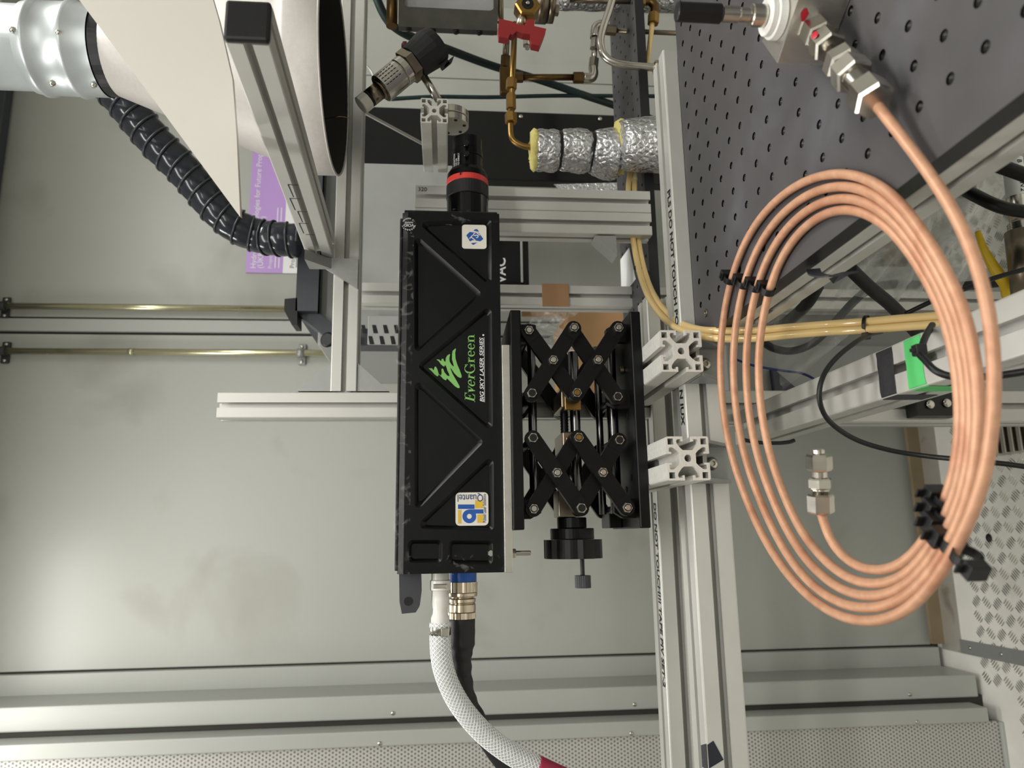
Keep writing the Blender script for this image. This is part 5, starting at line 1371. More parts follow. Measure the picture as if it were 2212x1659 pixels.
# ================================================================= MAIN FRAME: upright, cross bar, gussets, short arm with black cap
yfm = 0.855
xu0, xu1 = P(700, 905, Y=.84).x, P(700, 845, Y=.84).x
zu = P(469, 870, Y=.84).z
up_ = thing('upright_post', 'aluminium upright with an open top, left of the cross bar', 'post', ((xu0+xu1)/2, yfm, ZT))
part('profile', profile_mb(((xu0+xu1)/2, yfm, ZT+0.0003), ((xu0+xu1)/2, yfm, zu), 0.0300), m_alu, up_)
zb0, zb1 = P(742, 838, Y=.84).z, P(790, 5, Y=.84).z
xb = thing('cross_bar', 'long horizontal aluminium bar running right from the upright, under the hood', 'bar', (0.6, yfm, zb0-.015))
part('profile', profile_mb((xu1+0.0003, yfm, zb0), (xu1+0.75, yfm, zb0+0.004), 0.0300), m_alu, xb)
for (z0, z1, lb) in ((zb0+0.0153, zb0+0.0153+0.036, 'grey triangular gusset above the cross bar end'), (zb0-0.0153, zb0-0.0153-0.036, 'grey triangular gusset below the cross bar end')):
    g = thing('corner_gusset', lb, 'bracket', (xu1+.001, yfm, z0))
    part('web', MB().prism([[(xu1+0.0005, z0), (xu1+0.0005, z1), (xu1+0.033, z0)]], (0, yfm+.013, 0), XD, ZD, (0, -.026, 0)), m_gus, g)
# post behind the bar, farther right
xp2 = P(900, 634, Y=.97).x
pz = thing('frame_post', 'aluminium post standing behind the laser, between the grey case and the double post', 'post', (xp2, .985, FL))
part('profile', profile_mb((xp2, .985, FL), (xp2, .985, P(770, 634, Y=.97).z), 0.0300), m_alu, pz)
# brown parcel tape on it
p = P(1200, 630, Y=.968)
part('parcel_tape', MB().bbox((xp2-.0165, .9685, P(1229, 630, Y=.968).z), (xp2+.0165, .9697, P(1171, 630, Y=.968).z), 0.0003), m_ptape, pz, 'brown parcel tape')
# short arm towards the camera with a black cap
ysa = 0.455
pc_ = P(538, 54, Y=ysa)
xs_, zs_ = 0.347, zb0+0.0335
sa_ = thing('short_arm', 'aluminium arm with a square black end cap pointing at the viewer', 'profile', (xs_, .65, zs_-.015))
e_pt = P(693, 532, Y=.838)
part('profile', profile_mb((pc_.x, ysa, pc_.z), (e_pt.x, .838, e_pt.z), 0.0300), m_alu, sa_)
dirv = Vector((e_pt.x-pc_.x, .838-ysa, e_pt.z-pc_.z)).normalized()
M = Matrix((Vector((1, 0, 0)), Vector((0, 1, 0)), Vector((0, 0, 1)))).to_4x4(); M.translation = Vector((pc_.x, ysa, pc_.z))
part('end_cap', MB().bbox((-0.0150, -0.0055, -0.0150), (0.0150, -0.0002, 0.0150), 0.0022, M), m_blackp, sa_, 'black plastic end cap')
g = thing('corner_gusset', 'grey gusset with bright edge under the far end of the capped arm', 'bracket', (e_pt.x-.02, .83, e_pt.z))
z0_ = e_pt.z
ga, gb, gc = P(668, 562, Y=.80), P(715, 615, Y=.838), P(716, 558, Y=.838)
part('web', MB().prism([[(0.838, zb0+0.0152), (0.806, z0_+0.012), (0.838, z0_+0.012)]], (e_pt.x-0.0165, 0, 0), (0, 1, 0), ZD, (-0.012, 0, 0)), m_gus, g)
part('web', MB().prism([[(e_pt.x-0.0155, z0_+0.0135), (e_pt.x-0.0155, zb0-0.013), (e_pt.x-0.052, zb0-0.013)]], (0, 0.8392, 0), XD, ZD, (0, -0.004, 0)), m_gus, g)
# pencilled scale on the arm
mb = MB()
for k in range(5):
    c = Vector((pc_.x, ysa, pc_.z)).lerp(Vector((e_pt.x, .838, e_pt.z)), 0.52 + k*0.075) + Vector((-0.0153, 0, 0.004 if k % 2 else 0.001))
    mb.box((c.x-0.0001, c.y-0.0004, c.z-0.004), (c.x, c.y+0.0004, c.z+0.006))
    if k < 4: mb.box((c.x-0.0001, c.y, c.z+0.0052), (c.x, c.y+0.026, c.z+0.0060))
part('pencil_scale', mb, m_ink, sa_)
# ================================================================= EXTRACTION HOOD
hcx, hcy, hR = 0.492, 0.731, 0.107            # rim
tcx, tcy, rt = 0.541, 0.780, 0.0475           # top opening (the cone leans)
zrim = 0.121
hd = thing('extraction_hood', 'conical metal extraction hood with a dark inside, hanging in front of the cross bar', 'hood', (hcx, hcy, zrim))
zt_ = P(241, 195, Y=tcy).z
z1 = zrim + 0.032
def loft(rings, n=64):
    vs = [(cx + r*math.cos(2*math.pi*k/n), cy + r*math.sin(2*math.pi*k/n), z) for cx, cy, z, r in rings for k in range(n)]
    return MB().add(vs, [(i*n+k, i*n+(k+1) % n, (i+1)*n+(k+1) % n, (i+1)*n+k) for i in range(len(rings)-1) for k in range(n)], True)
def rings(d): return [(hcx, hcy, zrim, hR-d), (hcx, hcy, z1, hR-d), (hcx+.0008, hcy+.0008, z1+.003, hR-.002-d)] + [(hcx+(tcx-hcx)*t, hcy+(tcy-hcy)*t, z1+.003+(zt_-z1-.003)*t, hR-.002+(rt-hR+.002)*t-d) for t in (.05, .5, 1)]
part('cone', loft(rings(0)), m_cone, hd)
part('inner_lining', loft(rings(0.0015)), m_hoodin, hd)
part('rolled_rim', MB().tube([(hcx + (hR-.0006)*math.cos(2*math.pi*k/72), hcy + (hR-.0006)*math.sin(2*math.pi*k/72), zrim) for k in range(73)], 0.0012, 6, caps=False), m_cone, hd)
hcx, hcy = tcx, tcy
dz = [zt_-0.006, zt_+0.018]
part('rubber_seal', MB().steps([(0.014, rt+0.0006)], (hcx, hcy, zt_-0.004), (0, 0, 1), 56), m_blackp, hd, 'black rubber seal')
du = thing('duct', 'galvanised duct with raised bands and rivets coming down to the hood', 'duct', (hcx, hcy, zt_+0.0105))
z0 = zt_ + 0.0105
xL0, xL1, xL2, xL3 = (P(a, b, Y=hcy) for a, b in ((226, 192), (165, 189), (78, 184), (0, 172)))
rd = rt + 0.0015
prof = [(0, rd), (P(178, 190, Y=hcy).z - z0, rd)]
zz = P(170, 190, Y=hcy).z - z0
prof += [(zz, rd+0.0022), (zz+0.004, rd+0.0026), (zz+0.008, rd+0.0004)]
z3 = P(97, 187, Y=hcy).z - z0
prof += [(z3, rd), (z3+0.003, rd+0.0024), (z3+0.007, rd+0.0024), (z3+0.010, rd)]
z4 = P(64, 183, Y=hcy).z - z0
prof += [(z4, rd-0.001), (z4+0.001, rd-0.004), (CEIL-z0-0.0005, rd-0.004)]
part('duct_wall', MB().lathe(prof, (hcx, hcy, z0), (0, 0, 1), 64, True, caps=False), m_galv, du)
for (a, b, dy) in ((136, 78, -1), (38, 72, -1), (202, 184, 0), (112, 182, 0)):
    p = P(a, b, Y=hcy - (rd*0.8 if dy else 0.01))
    ang = math.atan2((p.y-hcy), (p.x-hcx)); n_ = Vector((math.cos(ang), math.sin(ang), 0))
    q = Vector((hcx, hcy, p.z)) + n_*(rd-0.0002)
    part('rivet', MB().lathe([(0, 0.0036), (0.0014, 0.0034), (0.0022, 0.0026), (0.0034, 0.0022), (0.0036, 0.0008)], q, n_, 14), m_steel, du)
# white sheet hanging in front of the hood
Yw = .575
cn = [P(519, 469, Y=.575), P(505, 160, Y=.548), P(420, -60, Y=.535), P(130, -80, Y=.55)]
tri = [P(171, 0, Y=.556)]
poly_ = [P(519, 469, Y=.575), P(508, 290, Y=.560), P(498, 165, Y=.551), P(470, 40, Y=.544), P(440, -70, Y=.54), P(100, -100, Y=.545), P(172, 0, Y=.552), P(340, 226, Y=.562)]
nrm_ = (poly_[0]-poly_[5]).cross(poly_[4]-poly_[5]).normalized()
o_ = poly_[0]; u_ = (poly_[5]-poly_[0]).normalized(); v_ = nrm_.cross(u_).normalized()
pl2 = [((p-o_).dot(u_), (p-o_).dot(v_)) for p in poly_]
if nrm_.y > 0: nrm_ = -nrm_
solo('white_sheet', MB().prism([pl2], o_, u_, v_, -nrm_*0.0045), m_white, 'off-white triangular plastic sheet hanging in front of the hood', 'sheet')
# flexible black hose behind the hood
hp_ = [P(a, b, Y=y) for a, b, y in ((215, 165, .99), (262, 214, 1.00), (300, 262, 1.01), (340, 310, 1.02), (385, 355, 1.03), (425, 400, 1.04), (465, 448, 1.05), (510, 488, 1.06), (560, 510, 1.07), (605, 516, 1.065), (648, 521, 1.065))]
hpth = smooth_path(hp_, 14)
fh = thing('flexible_hose', 'black ribbed flexible hose running behind the hood to the grey case', 'hose', hp_[5])
rh = 0.0255
part('hose_wall', MB().tube(hpth, lambda t: rh*(0.95 + 0.05*abs(math.sin(t*math.pi*17.0))), 24), mat('glossy_hose', (40, 43, 50), 0.16, var=0.1, scale=20), fh)
mb = MB()
fr_u = None; pts = []
for i in range(len(hpth)):
    t = (hpth[min(i+1, len(hpth)-1)] - hpth[max(i-1, 0)]).normalized()
    if fr_u is None: fr_u = frame(t)[0]
    fr_u = (fr_u - t*fr_u.dot(t)).normalized(); w = t.cross(fr_u)
    g = 2*math.pi*i/(len(hpth)-1)*17
    for s in range(5):
        if i == len(hpth)-1 and s: break
        g2 = g + 2*math.pi/(len(hpth)-1)*17*s/5
        nx_ = hpth[min(i+1, len(hpth)-1)]; c = hpth[i].lerp(nx_, s/5)
        pts.append(c + fr_u*(rh*1.0*math.cos(g2)) + w*(rh*1.0*math.sin(g2)))
part('hose_rib', mb.tube(pts, 0.0019, 6), mat('hose_rib', (54, 55, 60), 0.3, var=0.08), fh)
# ================================================================= ON THE BACK WALL
YWp = YB - 0.002
a, b, c, d = P(530, 589, Y=YWp), P(790, 600, Y=YWp), P(790, 210, Y=YWp), P(540, 200, Y=YWp)
px0, px1, pz1, pz0 = a.x, P(540, 205, Y=YWp).x, P(532, 560, Y=YWp).z, P(735, 560, Y=YWp).z
zmid = P(612, 560, Y=YWp).z
po_ = thing('wall_poster', 'purple and white poster on the back wall behind the black ribbed hose', 'poster', ((px0+px1)/2, YWp, pz0))
part('sheet', MB().box((px0, YWp-0.0006, pz0), (px1, YWp, zmid)), m_paper, po_, 'white lower half')
part('header', MB().box((px0, YWp-0.0008, zmid), (px1, YWp, pz1)), m_purple, po_, 'purple header')
mb = MB().text('Hydrogen Technologies for Future Propulsion', (px0+0.010, YWp-0.0010, P(548, 560, Y=YWp).z-0.006), XD, ZD, 0.0175)
m2 = MB().text('(UKRI FLF award)', (px0+0.010, YWp-0.0010, P(563, 560, Y=YWp).z-0.006), XD, ZD, 0.0175); mb.add(m2.v, m2.f)
for i, (xp, s) in enumerate(((584, 'Project Overview'), (596, ''), (604, ''))):
    if s: m2 = MB().text(s, (px0+0.010, YWp-0.0010, P(xp, 560, Y=YWp).z-0.004), XD, ZD, 0.012); mb.add(m2.v, m2.f)
    else: mb.box((px0+0.012, YWp-0.0010, P(xp, 560, Y=YWp).z), (px0+0.16, YWp-0.0009, P(xp, 560, Y=YWp).z+0.002))
part('poster_title', mb, m_inkw, po_)
mb = MB().text('Project', (px0+0.012, YWp-0.0010, P(632, 560, Y=YWp).z-0.005), XD, ZD, 0.015)
for xp in (642, 650, 657, 664): mb.box((px0+0.014, YWp-0.0010, P(xp, 560, Y=YWp).z), (px0+0.16, YWp-0.0008, P(xp, 560, Y=YWp).z+0.002))
part('poster_print', mb, mat('print_grey', (120, 120, 124), 0.6), po_)
# two vertical conduits with clips
Ycd = YB - 0.018
for (yy, xe_, lb) in ((664, 640, 'right'), (760, 1190, 'left')):
    p0 = P(-40, yy-2, Y=Ycd); x_ = P(300, yy, Y=Ycd).x; zlow = P(xe_, yy, Y=Ycd).z if yy < 700 else FL + 0.9
    cd = thing('wall_conduit', 'brass-coloured vertical conduit on the back wall, the %s one of the pair' % lb, 'conduit', (x_, Ycd, zlow), 'conduits on the back wall')
    part('conduit', MB().cyl((x_, Ycd, zlow), (x_, Ycd, CEIL-0.03), 0.0072, n=16), m_pipe, cd)
    zc_ = [P(4, yy, Y=Ycd).z] + ([P(650, yy+2, Y=Ycd).z] if yy > 700 else [])
    for z_ in zc_:
        k = part('pipe_clip', MB().lathe([(0, 0.0098), (0.016, 0.0098)], (x_, Ycd, z_-0.008), (0, 0, 1), 18), m_greyp if z_ > .5 else m_gus, cd)
        part('clip_foot', MB().bbox((x_-0.024, YB-0.006, z_-0.009), (x_+0.024, YB-0.0003, z_+0.009), 0.003), m_greyp if z_ > .5 else m_gus, cd)
        for s in (-1, 1): part('clip_screw', MB().lathe([(0, 0.0045), (0.0015, 0.0040), (0.0022, 0.0015)], (x_+s*0.0175, YB-0.0060, z_), (0, -1, 0), 12), m_steel, cd)
    if yy > 700: 
        z_ = P(284, yy, Y=Ycd).z; part('conduit_coupling', MB().cyl((x_, Ycd, z_-0.006), (x_, Ycd, z_+0.006), 0.0080, n=16), m_pipe, cd)
# grey case with dark edges behind the bar, and its carry handle
Yk0 = 1.13
cx0, cx1 = P(760, 752, Y=Yk0).x, P(700, 352, Y=Yk0).x
czt, czb = P(693, 680, Y=Yk0).z, P(1000, 750, Y=Yk0).z
cs = thing('equipment_case', 'grey instrument case with dark top and vent slots, behind the upright and the bar', 'case', ((cx0+cx1)/2, 1.25, czb))
zc0 = czt
xk0 = P(712, 660, Y=Yk0).x
part('front_panel', MB().bbox((cx0+0.028, Yk0-0.004, czb), (cx1, Yk0, zc0), 0.002), m_case, cs)
part('body', MB().bbox((cx0+0.004, Yk0+0.0005, czb), (cx1, Yk0+0.30, zc0+0.004), 0.004), m_case, cs)
# dark sloping shoulder along top and left side
zt2 = P(640, 620, Y=1.10).z
part('dark_frame', MB().prism([[(Yk0-0.030, zc0+0.000), (Yk0-0.030, zt2), (Yk0+0.30, zt2), (Yk0+0.30, zc0+0.0045), (Yk0, zc0+0.0045)]], (cx0+0.050, 0, 0), (0, 1, 0), ZD, (cx1-cx0-0.05, 0, 0)), m_cased, cs)
q0 = [(cx0+0.050, zt2), (cx0+0.050, zc0-0.002), (cx0+0.027, zc0-0.03), (cx0+0.027, czb), (cx0, czb), (cx0, zc0-0.028)]
part('side_frame', MB().prism([q0], (0, Yk0+0.02, 0), XD, ZD, (0, -0.036, 0)), m_cased, cs)
sv = part('vent_panel', MB().bbox((cx0+0.0005, Yk0-0.022, czb+0.001), (cx0+0.046, Yk0-0.0165, zc0-0.075), 0.001), m_case, cs)
for r_, yy in enumerate((711, 735)):
    for k in range(9):
        p = P(790 + k*23.5 - r_*8, yy, Y=Yk0-0.0222)
        if p.z < czb+0.02: continue
        part('vent_slot', MB().prism([[(p.x-0.0065, p.z-0.002), (p.x+0.0065, p.z+0.0015), (p.x+0.0065, p.z+0.007), (p.x-0.0065, p.z+0.0045)]], (0, Yk0-0.0221, 0), XD, ZD, (0, -0.0006, 0)), m_hole, sv)
ph = P(640, 665, Y=1.10)
part('corner_bumper', MB().prism([[(ph.x-0.027, zt2-0.004), (ph.x-0.027, zt2+0.004), (ph.x-0.004, zt2+0.0165), (ph.x+0.014, zt2+0.0165), (ph.x+0.016, zt2-0.002)]], (0, 1.135, 0), XD, ZD, (0, -0.035, 0)), m_blackp, cs)
bl = part('rubber_foot', MB().lathe([(0, 0.010), (0.003, 0.012), (0.006, 0.009)], P(710, 735, Y=1.10), (0, -1, 0.3), 18), m_blackp, cs)
# black boxed unit with white capital letters
Ym = 1.16
m0, m1 = P(1145, 700, Y=Ym), P(1145, 462, Y=Ym)
vc = thing('black_cabinet', 'black unit with large white letters half hidden behind the laser', 'cabinet', ((m0.x+m1.x)/2, Ym+.06, m0.z))
zc_top = czb - 0.0004
part('front', MB().bbox((P(1100, 614, Y=Ym).x, Ym, m0.z), (m1.x, Ym+.004, zc_top), 0.001), m_blackg, vc)
part('body', MB().bbox((P(1100, 612, Y=Ym).x+.002, Ym+.0045, m0.z+.001), (m1.x-.002, Ym+.15, zc_top), 0.002), m_blackp, vc)
part('trim_bar', MB().bbox((P(1125, 612, Y=Ym).x+.001, Ym-.003, P(1130, 600, Y=Ym).z), (m1.x-.001, Ym-.0003, P(1125, 600, Y=Ym).z), 0.0008), m_case, vc)
p = P(1092, 612, Y=Ym)
mb = MB().text('VAC', (p.x, Ym-.0003, P(1092, 600, Y=Ym).z), XD, ZD, 0.0225, bold=.0004)
m2 = MB().text('WE', (P(1092, 497, Y=Ym).x, Ym-.0003, P(1091, 480, Y=Ym).z), XD, ZD, 0.0155, bold=.0003)
part('lettering', mb, m_inkw, vc, 'white letters VAC'); part('lettering', m2, m_inkw, vc, 'white letters WE')
# cardboard box wrapped in clear film
Yb_ = 1.20
b0, b1 = P(1400, 840, Y=Yb_), P(1131, 655, Y=Yb_)
bx = thing('cardboard_box', 'cardboard box with wrinkled clear film over it, seen between the jack arms', 'box', ((b0.x+b1.x)/2, Yb_+.15, -0.40))
x0_, x1_, z1_ = P(1200, 850, Y=Yb_).x, P(1130, 650, Y=Yb_).x, b1.z
zbx = -0.40
zc_ = P(1232, 700, Y=Yb_).z
x0_ = P(1200, 800, Y=Yb_).x
part('carton', MB().bbox((x0_, Yb_+.03, zbx), (x1_, Yb_+.20, zc_), 0.003), m_card, bx)
part('flap', MB().bbox((P(1130, 672, Y=Yb_).x, Yb_+.0305, zc_+.0003), (x1_, Yb_+.034, z1_), 0.001), m_card, bx)
x0_ = P(1200, 740, Y=Yb_).x
random.seed(12); vs = []; NU, NV = 40, 14
for j in range(NV+1):
    for i in range(NU+1):
        u, v = i/NU, j/NV
        vs.append((x0_-.03 + (x1_-x0_+.04)*u, Yb_ - .004 + .006*math.sin(u*37+v*8) + .004*random.uniform(-1, 1) , z1_ - .012 - .10*v*(0.75+.25*math.sin(u*9)) + .003*random.uniform(-1, 1)))
part('clear_wrap', MB().add(vs, [(j*(NU+1)+i, j*(NU+1)+i+1, (j+1)*(NU+1)+i+1, (j+1)*(NU+1)+i) for j in range(NV) for i in range(NU)], True), film('clear_film_box', 0.5, scale=50, base=0.12), bx, 'wrinkled clear film')
# tall black glossy panel on the right, foil behind its foot
Yp = 1.34
k0, k1, k2, k3 = P(760, 372, Y=Yp), P(1340, 398, Y=Yp), P(1340, 252, Y=Yp), P(760, 224, Y=Yp)
bpn = thing('black_screen', 'tall glossy black screen standing behind the lagged pipe', 'panel', ((k1.x+k2.x)/2, Yp, FL))
xa_, xb_ = P(1000, 386, Y=Yp).x, P(1000, 237, Y=Yp).x
part('sheet', MB().bbox((xa_, Yp, FL), (xb_, Yp+.03, P(752, 300, Y=Yp).z), 0.002), m_blackg, bpn)
for (a, b) in ((1125, 252), (1296, 257)):
    p = P(a, b, Y=Yp); part('panel_fastener', MB().lathe([(0, .0045), (.002, .004), (.003, .001)], (p.x, Yp-.0002, p.z), (0, -1, 0), 14), m_steel, bpn)
mb = MB().add([P(a, b, Y=1.30) for a, b in ((1196, 398), (1345, 394), (1345, 418), (1210, 412))] + [P(a, b, Y=1.31) for a, b in ((1196, 398), (1345, 394), (1345, 418), (1210, 412))], [(0, 1, 2, 3), (7, 6, 5, 4), (0, 4, 5, 1), (1, 5, 6, 2), (2, 6, 7, 3), (3, 7, 4, 0)])
solo('foil_strip', mb, m_foil, 'crumpled bright foil strip at the edge of the tall black screen', 'foil')
# leaning thin white rod between bar and arm
solo('white_rod', MB().cyl(P(768, 233, Y=.873), P(938, 324, Y=.90), 0.0022, n=10), mat('white_rod', (196, 196, 190), .4), 'thin pale rod slanting behind the cross bar', 'rod')
solo('white_wire', MB().tube(smooth_path([P(740, 134, Y=.9), P(772, 134, Y=.9), P(792, 142, Y=.9), P(803, 156, Y=.9), P(808, 172, Y=.89)], 6), 0.0013, 8), m_whitep, 'thin white wire arching over the cross bar near the sensor', 'wire')
solo('gold_wire', MB().tube(smooth_path([P(700, 258, Y=.72), P(722, 253, Y=.70), P(740, 252, Y=.70), P(756, 256, Y=.71)], 5), 0.0004, 6), m_brass, 'fine gold wire hanging from the hood rim', 'wire')
# ================================================================= CABLES AT THE TOP RIGHT
Yg = 1.12
solo('thick_cable', MB().tube(smooth_path(pp([(808, -20, .93), (826, 25, .94), (848, 55, .95), (890, 80, .97), (960, 104, 1.0), (1060, 141, 1.05), (1160, 171, 1.1), (1260, 205, 1.12), (1340, 232, 1.14), (1420, 262, 1.16)]), 8), 0.0062, 12), m_gcable, 'thick dark cable slanting behind the pipes', 'cable')
solo('thin_cable', MB().tube(smooth_path(pp([(845, 214, 1.12), (940, 209, 1.12), (1060, 210, 1.12), (1180, 207, 1.12), (1300, 207, 1.12), (1440, 208, 1.12)]), 6), 0.0034, 10), m_gcable, 'thin dark cable running level behind the pipes', 'cable')
# ================================================================= UNDER THE BENCH
# ribbed sheet of clear film hanging under the breadboard
def sheet(name, corners, nu, nv, amp, seed, mt, label, cat='film', fall=None):
    random.seed(seed); A, B, C, D = [Vector(c) for c in corners]; n = (B-A).cross(D-A).normalized(); vs = []
    ph = [(random.uniform(3, 16), random.uniform(-5, 5), random.uniform(0, 6)) for _ in range(8)]
    for j in range(nv+1):
        for i in range(nu+1):
            u, v = i/nu, j/nv
            p = A.lerp(B, u).lerp(D.lerp(C, u), v)
            w = sum(math.sin(a*u*2 + b*v + q) for a, b, q in ph)/3
            vs.append(p + n*amp*w + Vector((0, 0, random.uniform(-1, 1)*amp*0.12)))
    return solo(name, MB().add(vs, [(j*(nu+1)+i, j*(nu+1)+i+1, (j+1)*(nu+1)+i+1, (j+1)*(nu+1)+i) for j in range(nv) for i in range(nu)], True), mt, label, cat)
m_bag = film('clear_bag', 0.40, tint=(0.80, 0.80, 0.78), scale=26, base=0.34)
sheet('plastic_film', [P(1660, 700, Y=.78), P(1690, 845, Y=.80), P(1935, 640, Y=.70), P(1880, 520, Y=.70)], 26, 26, .008, 21, film('clear_bag_small', 0.3, scale=30, base=0.10), 'hanging clear film with bright creases below the breadboard corner')
sheet('plastic_cover', [P(1800, 640, Y=.76), P(2060, 640, Y=.76), P(2230, 330, Y=.70), P(1960, 440, Y=.70)], 34, 34, .010, 22, m_bag, 'milky plastic cover behind the copper strands, below the breadboard')
# black cables
solo('black_cable', MB().tube(smooth_path(pp([(1766, 618, .72), (1740, 660, .75), (1700, 695, .80), (1660, 715, .86), (1600, 722, .95)]), 7), 0.0068, 12), m_rubber, 'thick black cable coming out under the corner of the breadboard', 'cable')
solo('black_cable', MB().tube(smooth_path(pp([(1838, 582, .655), (1880, 622, .665), (1920, 655, .675), (1955, 690, .68), (1990, 730, .69), (2030, 775, .70)]), 7), 0.0066, 12), m_rubber, 'thick straight black cable crossing behind the tan tubes', 'cable')
solo('black_cable', MB().tube(smooth_path(pp([(1646, 736, .92), (1670, 752, .92), (1710, 758, .92), (1755, 742, .90), (1800, 700, .87), (1840, 656, .84), (1880, 624, .82), (1930, 614, .80), (1985, 616, .78), (2020, 622, .77), (2160, 610, .74), (2215, 600, .73)]), 8), 0.0052, 12), m_rubber, 'looping grey-black cable swinging below the breadboard', 'cable')
solo('thin_black_lead', MB().tube(smooth_path(pp([(1905, 716, .59), (1880, 722, .585), (1850, 738, .57), (1810, 770, .56), (1782, 805, .555), (1770, 845, .555), (1776, 885, .56), (1800, 918, .57), (1850, 950, .58), (1920, 972, .58), (2000, 985, .57), (2080, 993, .55), (2170, 1002, .53), (2240, 1012, .52)]), 8), 0.0021, 10), m_blackp, 'thin black lead looping in front of the receding rail', 'cable')
solo('thin_black_lead', MB().tube(smooth_path(pp([(1956, 678, .60), (2020, 648, .58), (2090, 622, .57), (2150, 600, .56), (2220, 580, .55)]), 6), 0.0021, 10), m_blackp, 'thin black lead running up to the right behind the copper', 'cable')
solo('thin_black_lead', MB().tube(smooth_path(pp([(2014, 702, .50), (2000, 726, .478), (1990, 752, .468), (1984, 762, .466), (2000, 780, .458), (2020, 800, .45), (2050, 812, .445), (2090, 815, .44), (2150, 812, .43), (2220, 802, .42)]), 7), 0.0024, 10), m_blackp, 'black lead clipped to the receding rail at the green tape', 'cable')
c = P(1985, 757, Y=.467); t = thing('cable_tie', 'black cable tie knotted on the green tape of the receding rail', 'tie', c)
part('head', MB().bbox(tuple(c + Vector((-.004, -.004, -.004))), tuple(c + Vector((.004, .003, .004))), .001), m_blackp, t)
part('tail', MB().bbox(tuple(c + Vector((-.002, -.003, .004))), tuple(c + Vector((.0005, -.002, .0085))), .0004), m_blackp, t)
solo('black_cable', MB().tube(smooth_path(pp([(2080, 408, .60), (2110, 424, .59), (2150, 443, .58), (2185, 453, .575), (2225, 458, .57)]), 6), 0.0058, 12), m_blackp, 'short black cable crossing over the labelled steel pipe', 'cable')
solo('black_cable', MB().tube(smooth_path(pp([(2148, 355, .56), (2180, 366, .555), (2225, 382, .55)]), 6), 0.0062, 12), m_blackp, 'black cable end beside the label on the steel pipe', 'cable')
solo('yellow_cable', MB().tube(smooth_path(pp([(2112, 500, .62), (2124, 535, .62), (2138, 562, .62), (2155, 590, .62), (2172, 614, .62), (2178, 640, .63)]), 6), lambda t: 0.0026 + 0.0030*min(1, t*1.6), 12), m_yellow, 'bright yellow cable behind the nearest copper strand', 'cable')
solo('blue_wire', MB().tube(smooth_path(pp([(1580, 772, .88), (1615, 786, .88), (1650, 794, .88), (1700, 802, .88), (1730, 806, .87), (1752, 815, .86), (1770, 826, .86)]), 6), 0.0016, 8), m_bluew, 'thin blue wire above the receding rail', 'wire')
solo('black_lead_end', MB().tube(smooth_path(pp([(1606, 950, .66), (1640, 956, .66), (1680, 957, .66), (1704, 955, .66), (1716, 951, .66)]), 6), 0.0018, 8), m_blackp, 'short loose black wire end under the receding rail', 'wire')
# steel pipe with a printed label
Yn = .60
cp_ = thing('labelled_pipe', 'steel pipe under the breadboard with a white label reading CAN 2', 'pipe', P(2185, 450, Y=Yn))
q0, q1 = P(2183, 318, Y=Yn), P(2203, 482, Y=Yn)
part('pipe', MB().cyl(q0, q1, 0.0082, n=24), m_steel, cp_)
part('cuff', MB().lathe([(k*0.0012, 0.0105 if k % 2 else 0.0095) for k in range(8)], q1, q1-q0, 28), m_steel, cp_)
part('lower_body', MB().cyl(q1 + (q1-q0).normalized()*0.009, P(2222, 640, Y=Yn), 0.0135, n=28), m_steeld, cp_)
xl_ = (q1-q0).normalized(); zl_ = Vector((0, -1, 0)); zl_ = (zl_ - xl_*zl_.dot(xl_)).normalized(); yl_ = zl_.cross(xl_)
lb0 = q0.lerp(q1, 0.17); LLn = (q1-q0).length*0.50
part('label', MB().lathe([(0, .0085), (LLn, .0085)], lb0, xl_, 28, caps=False), m_paper, cp_)
mb = MB()
for ch, pos in (('B', 0.10), ('C', .50), ('A', .60), ('N', .70), ('2', .86)):
    t = MB().text(ch, lb0 + xl_*(LLn*pos) + zl_*0.0086 - yl_*0.0020, xl_, yl_, 0.0062, bold=.0001, ext=0.0); mb.add(t.v, t.f)
part('label_print', mb, m_ink, cp_)
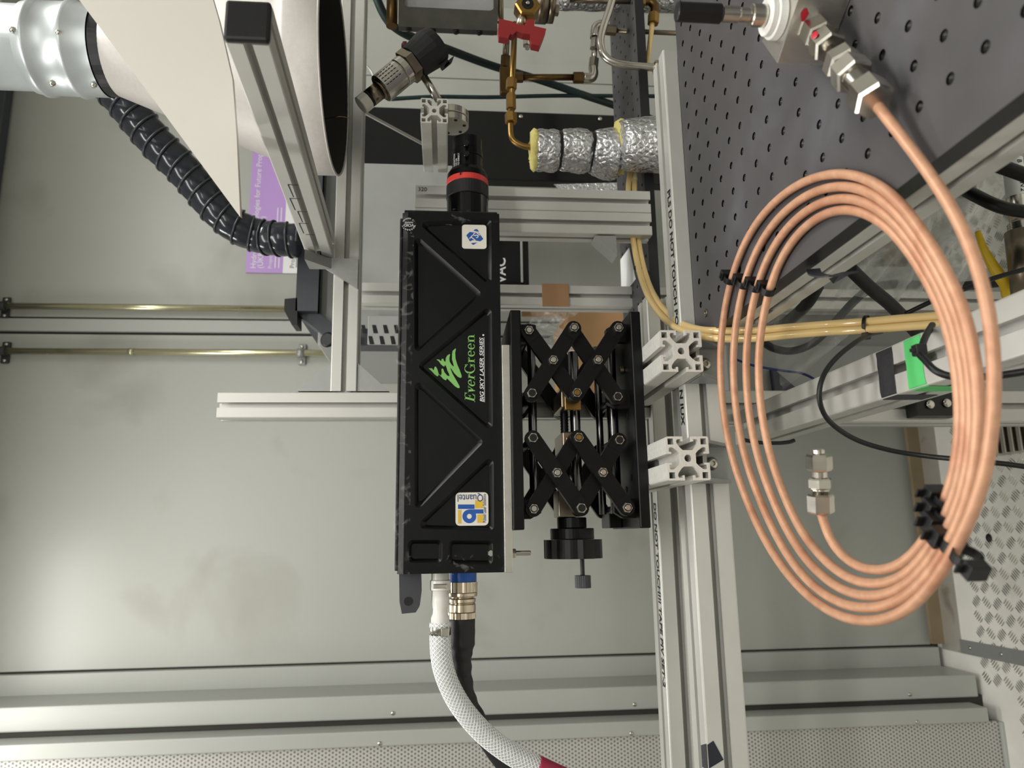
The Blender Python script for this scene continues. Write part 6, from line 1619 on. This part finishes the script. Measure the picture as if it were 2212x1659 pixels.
# dark plates round the foot of the beams and black hinge bracket
gp = thing('low_cabinet', 'grey cabinet low down behind the beams, carrying the cardboard box', 'cabinet', (0.35, 1.2, FL))
z_a, z_b = P(1548, 800, Y=.98).z, P(1775, 800, Y=.98).z
xa_, xb_ = P(1650, 915, Y=.98).x, P(1650, 735, Y=.98).x
part('front', MB().bbox((xa_, 1.003, FL+.0005), (xb_, 1.0195, -0.4003), .002), m_case, gp)
part('body', MB().bbox((P(1200, 800, Y=Yb_).x-.005, 1.02, FL+.0005), (x1_+.005, 1.58, -0.4003), .003), m_case, gp)
q = [(P(1680, 790, Y=.975).x, P(1680, 790, Y=.975).z), (P(1775, 870, Y=.975).x, P(1775, 870, Y=.975).z), (P(1690, 875, Y=.975).x, P(1690, 875, Y=.975).z)]
part('dark_gusset', MB().prism([ccw(q)], (0, 1.0025, 0), XD, ZD, (0, -.012, 0)), m_cased, gp)
hb = thing('black_hinge_plate', 'black steel plate with two bolts under the receding rail', 'bracket', P(2020, 870, Y=.86))
h0, h1 = P(1982, 898, Y=.85), P(2070, 845, Y=.85)
part('plate', MB().bbox((min(h0.x, h1.x), .85, min(h0.z, h1.z)), (max(h0.x, h1.x), .8722, max(h0.z, h1.z)), .001), m_blackp, hb)
for (a, b) in ((2008, 874), (2044, 871)):
    p = P(a, b, Y=.85); part('bolt', MB().lathe([(0, .0058), (.003, .0054), (.0045, .003)], (p.x, .8498, p.z), (0, -1, 0), 16), m_steel, hb)
# ribbed aluminium foot on the floor
f0, f1 = P(2166, 985, Z=FL), P(2166, 915, Z=FL)
rb = thing('ribbed_block', 'shiny ribbed aluminium block on the floor behind the copper coil', 'block', (f0.x+.03, f0.y-.06, FL))
for k in range(7):
    part('rib', MB().bbox((f0.x, f0.y-.012-k*.021, FL+.0004), (f1.x+.055, f0.y-k*.021, FL+.035), .002), m_steel, rb)
part('base', MB().bbox((f0.x+.002, f0.y-.15, FL+.0003), (f1.x+.055, f0.y+.001, FL+.02), .001), m_steeld, rb)
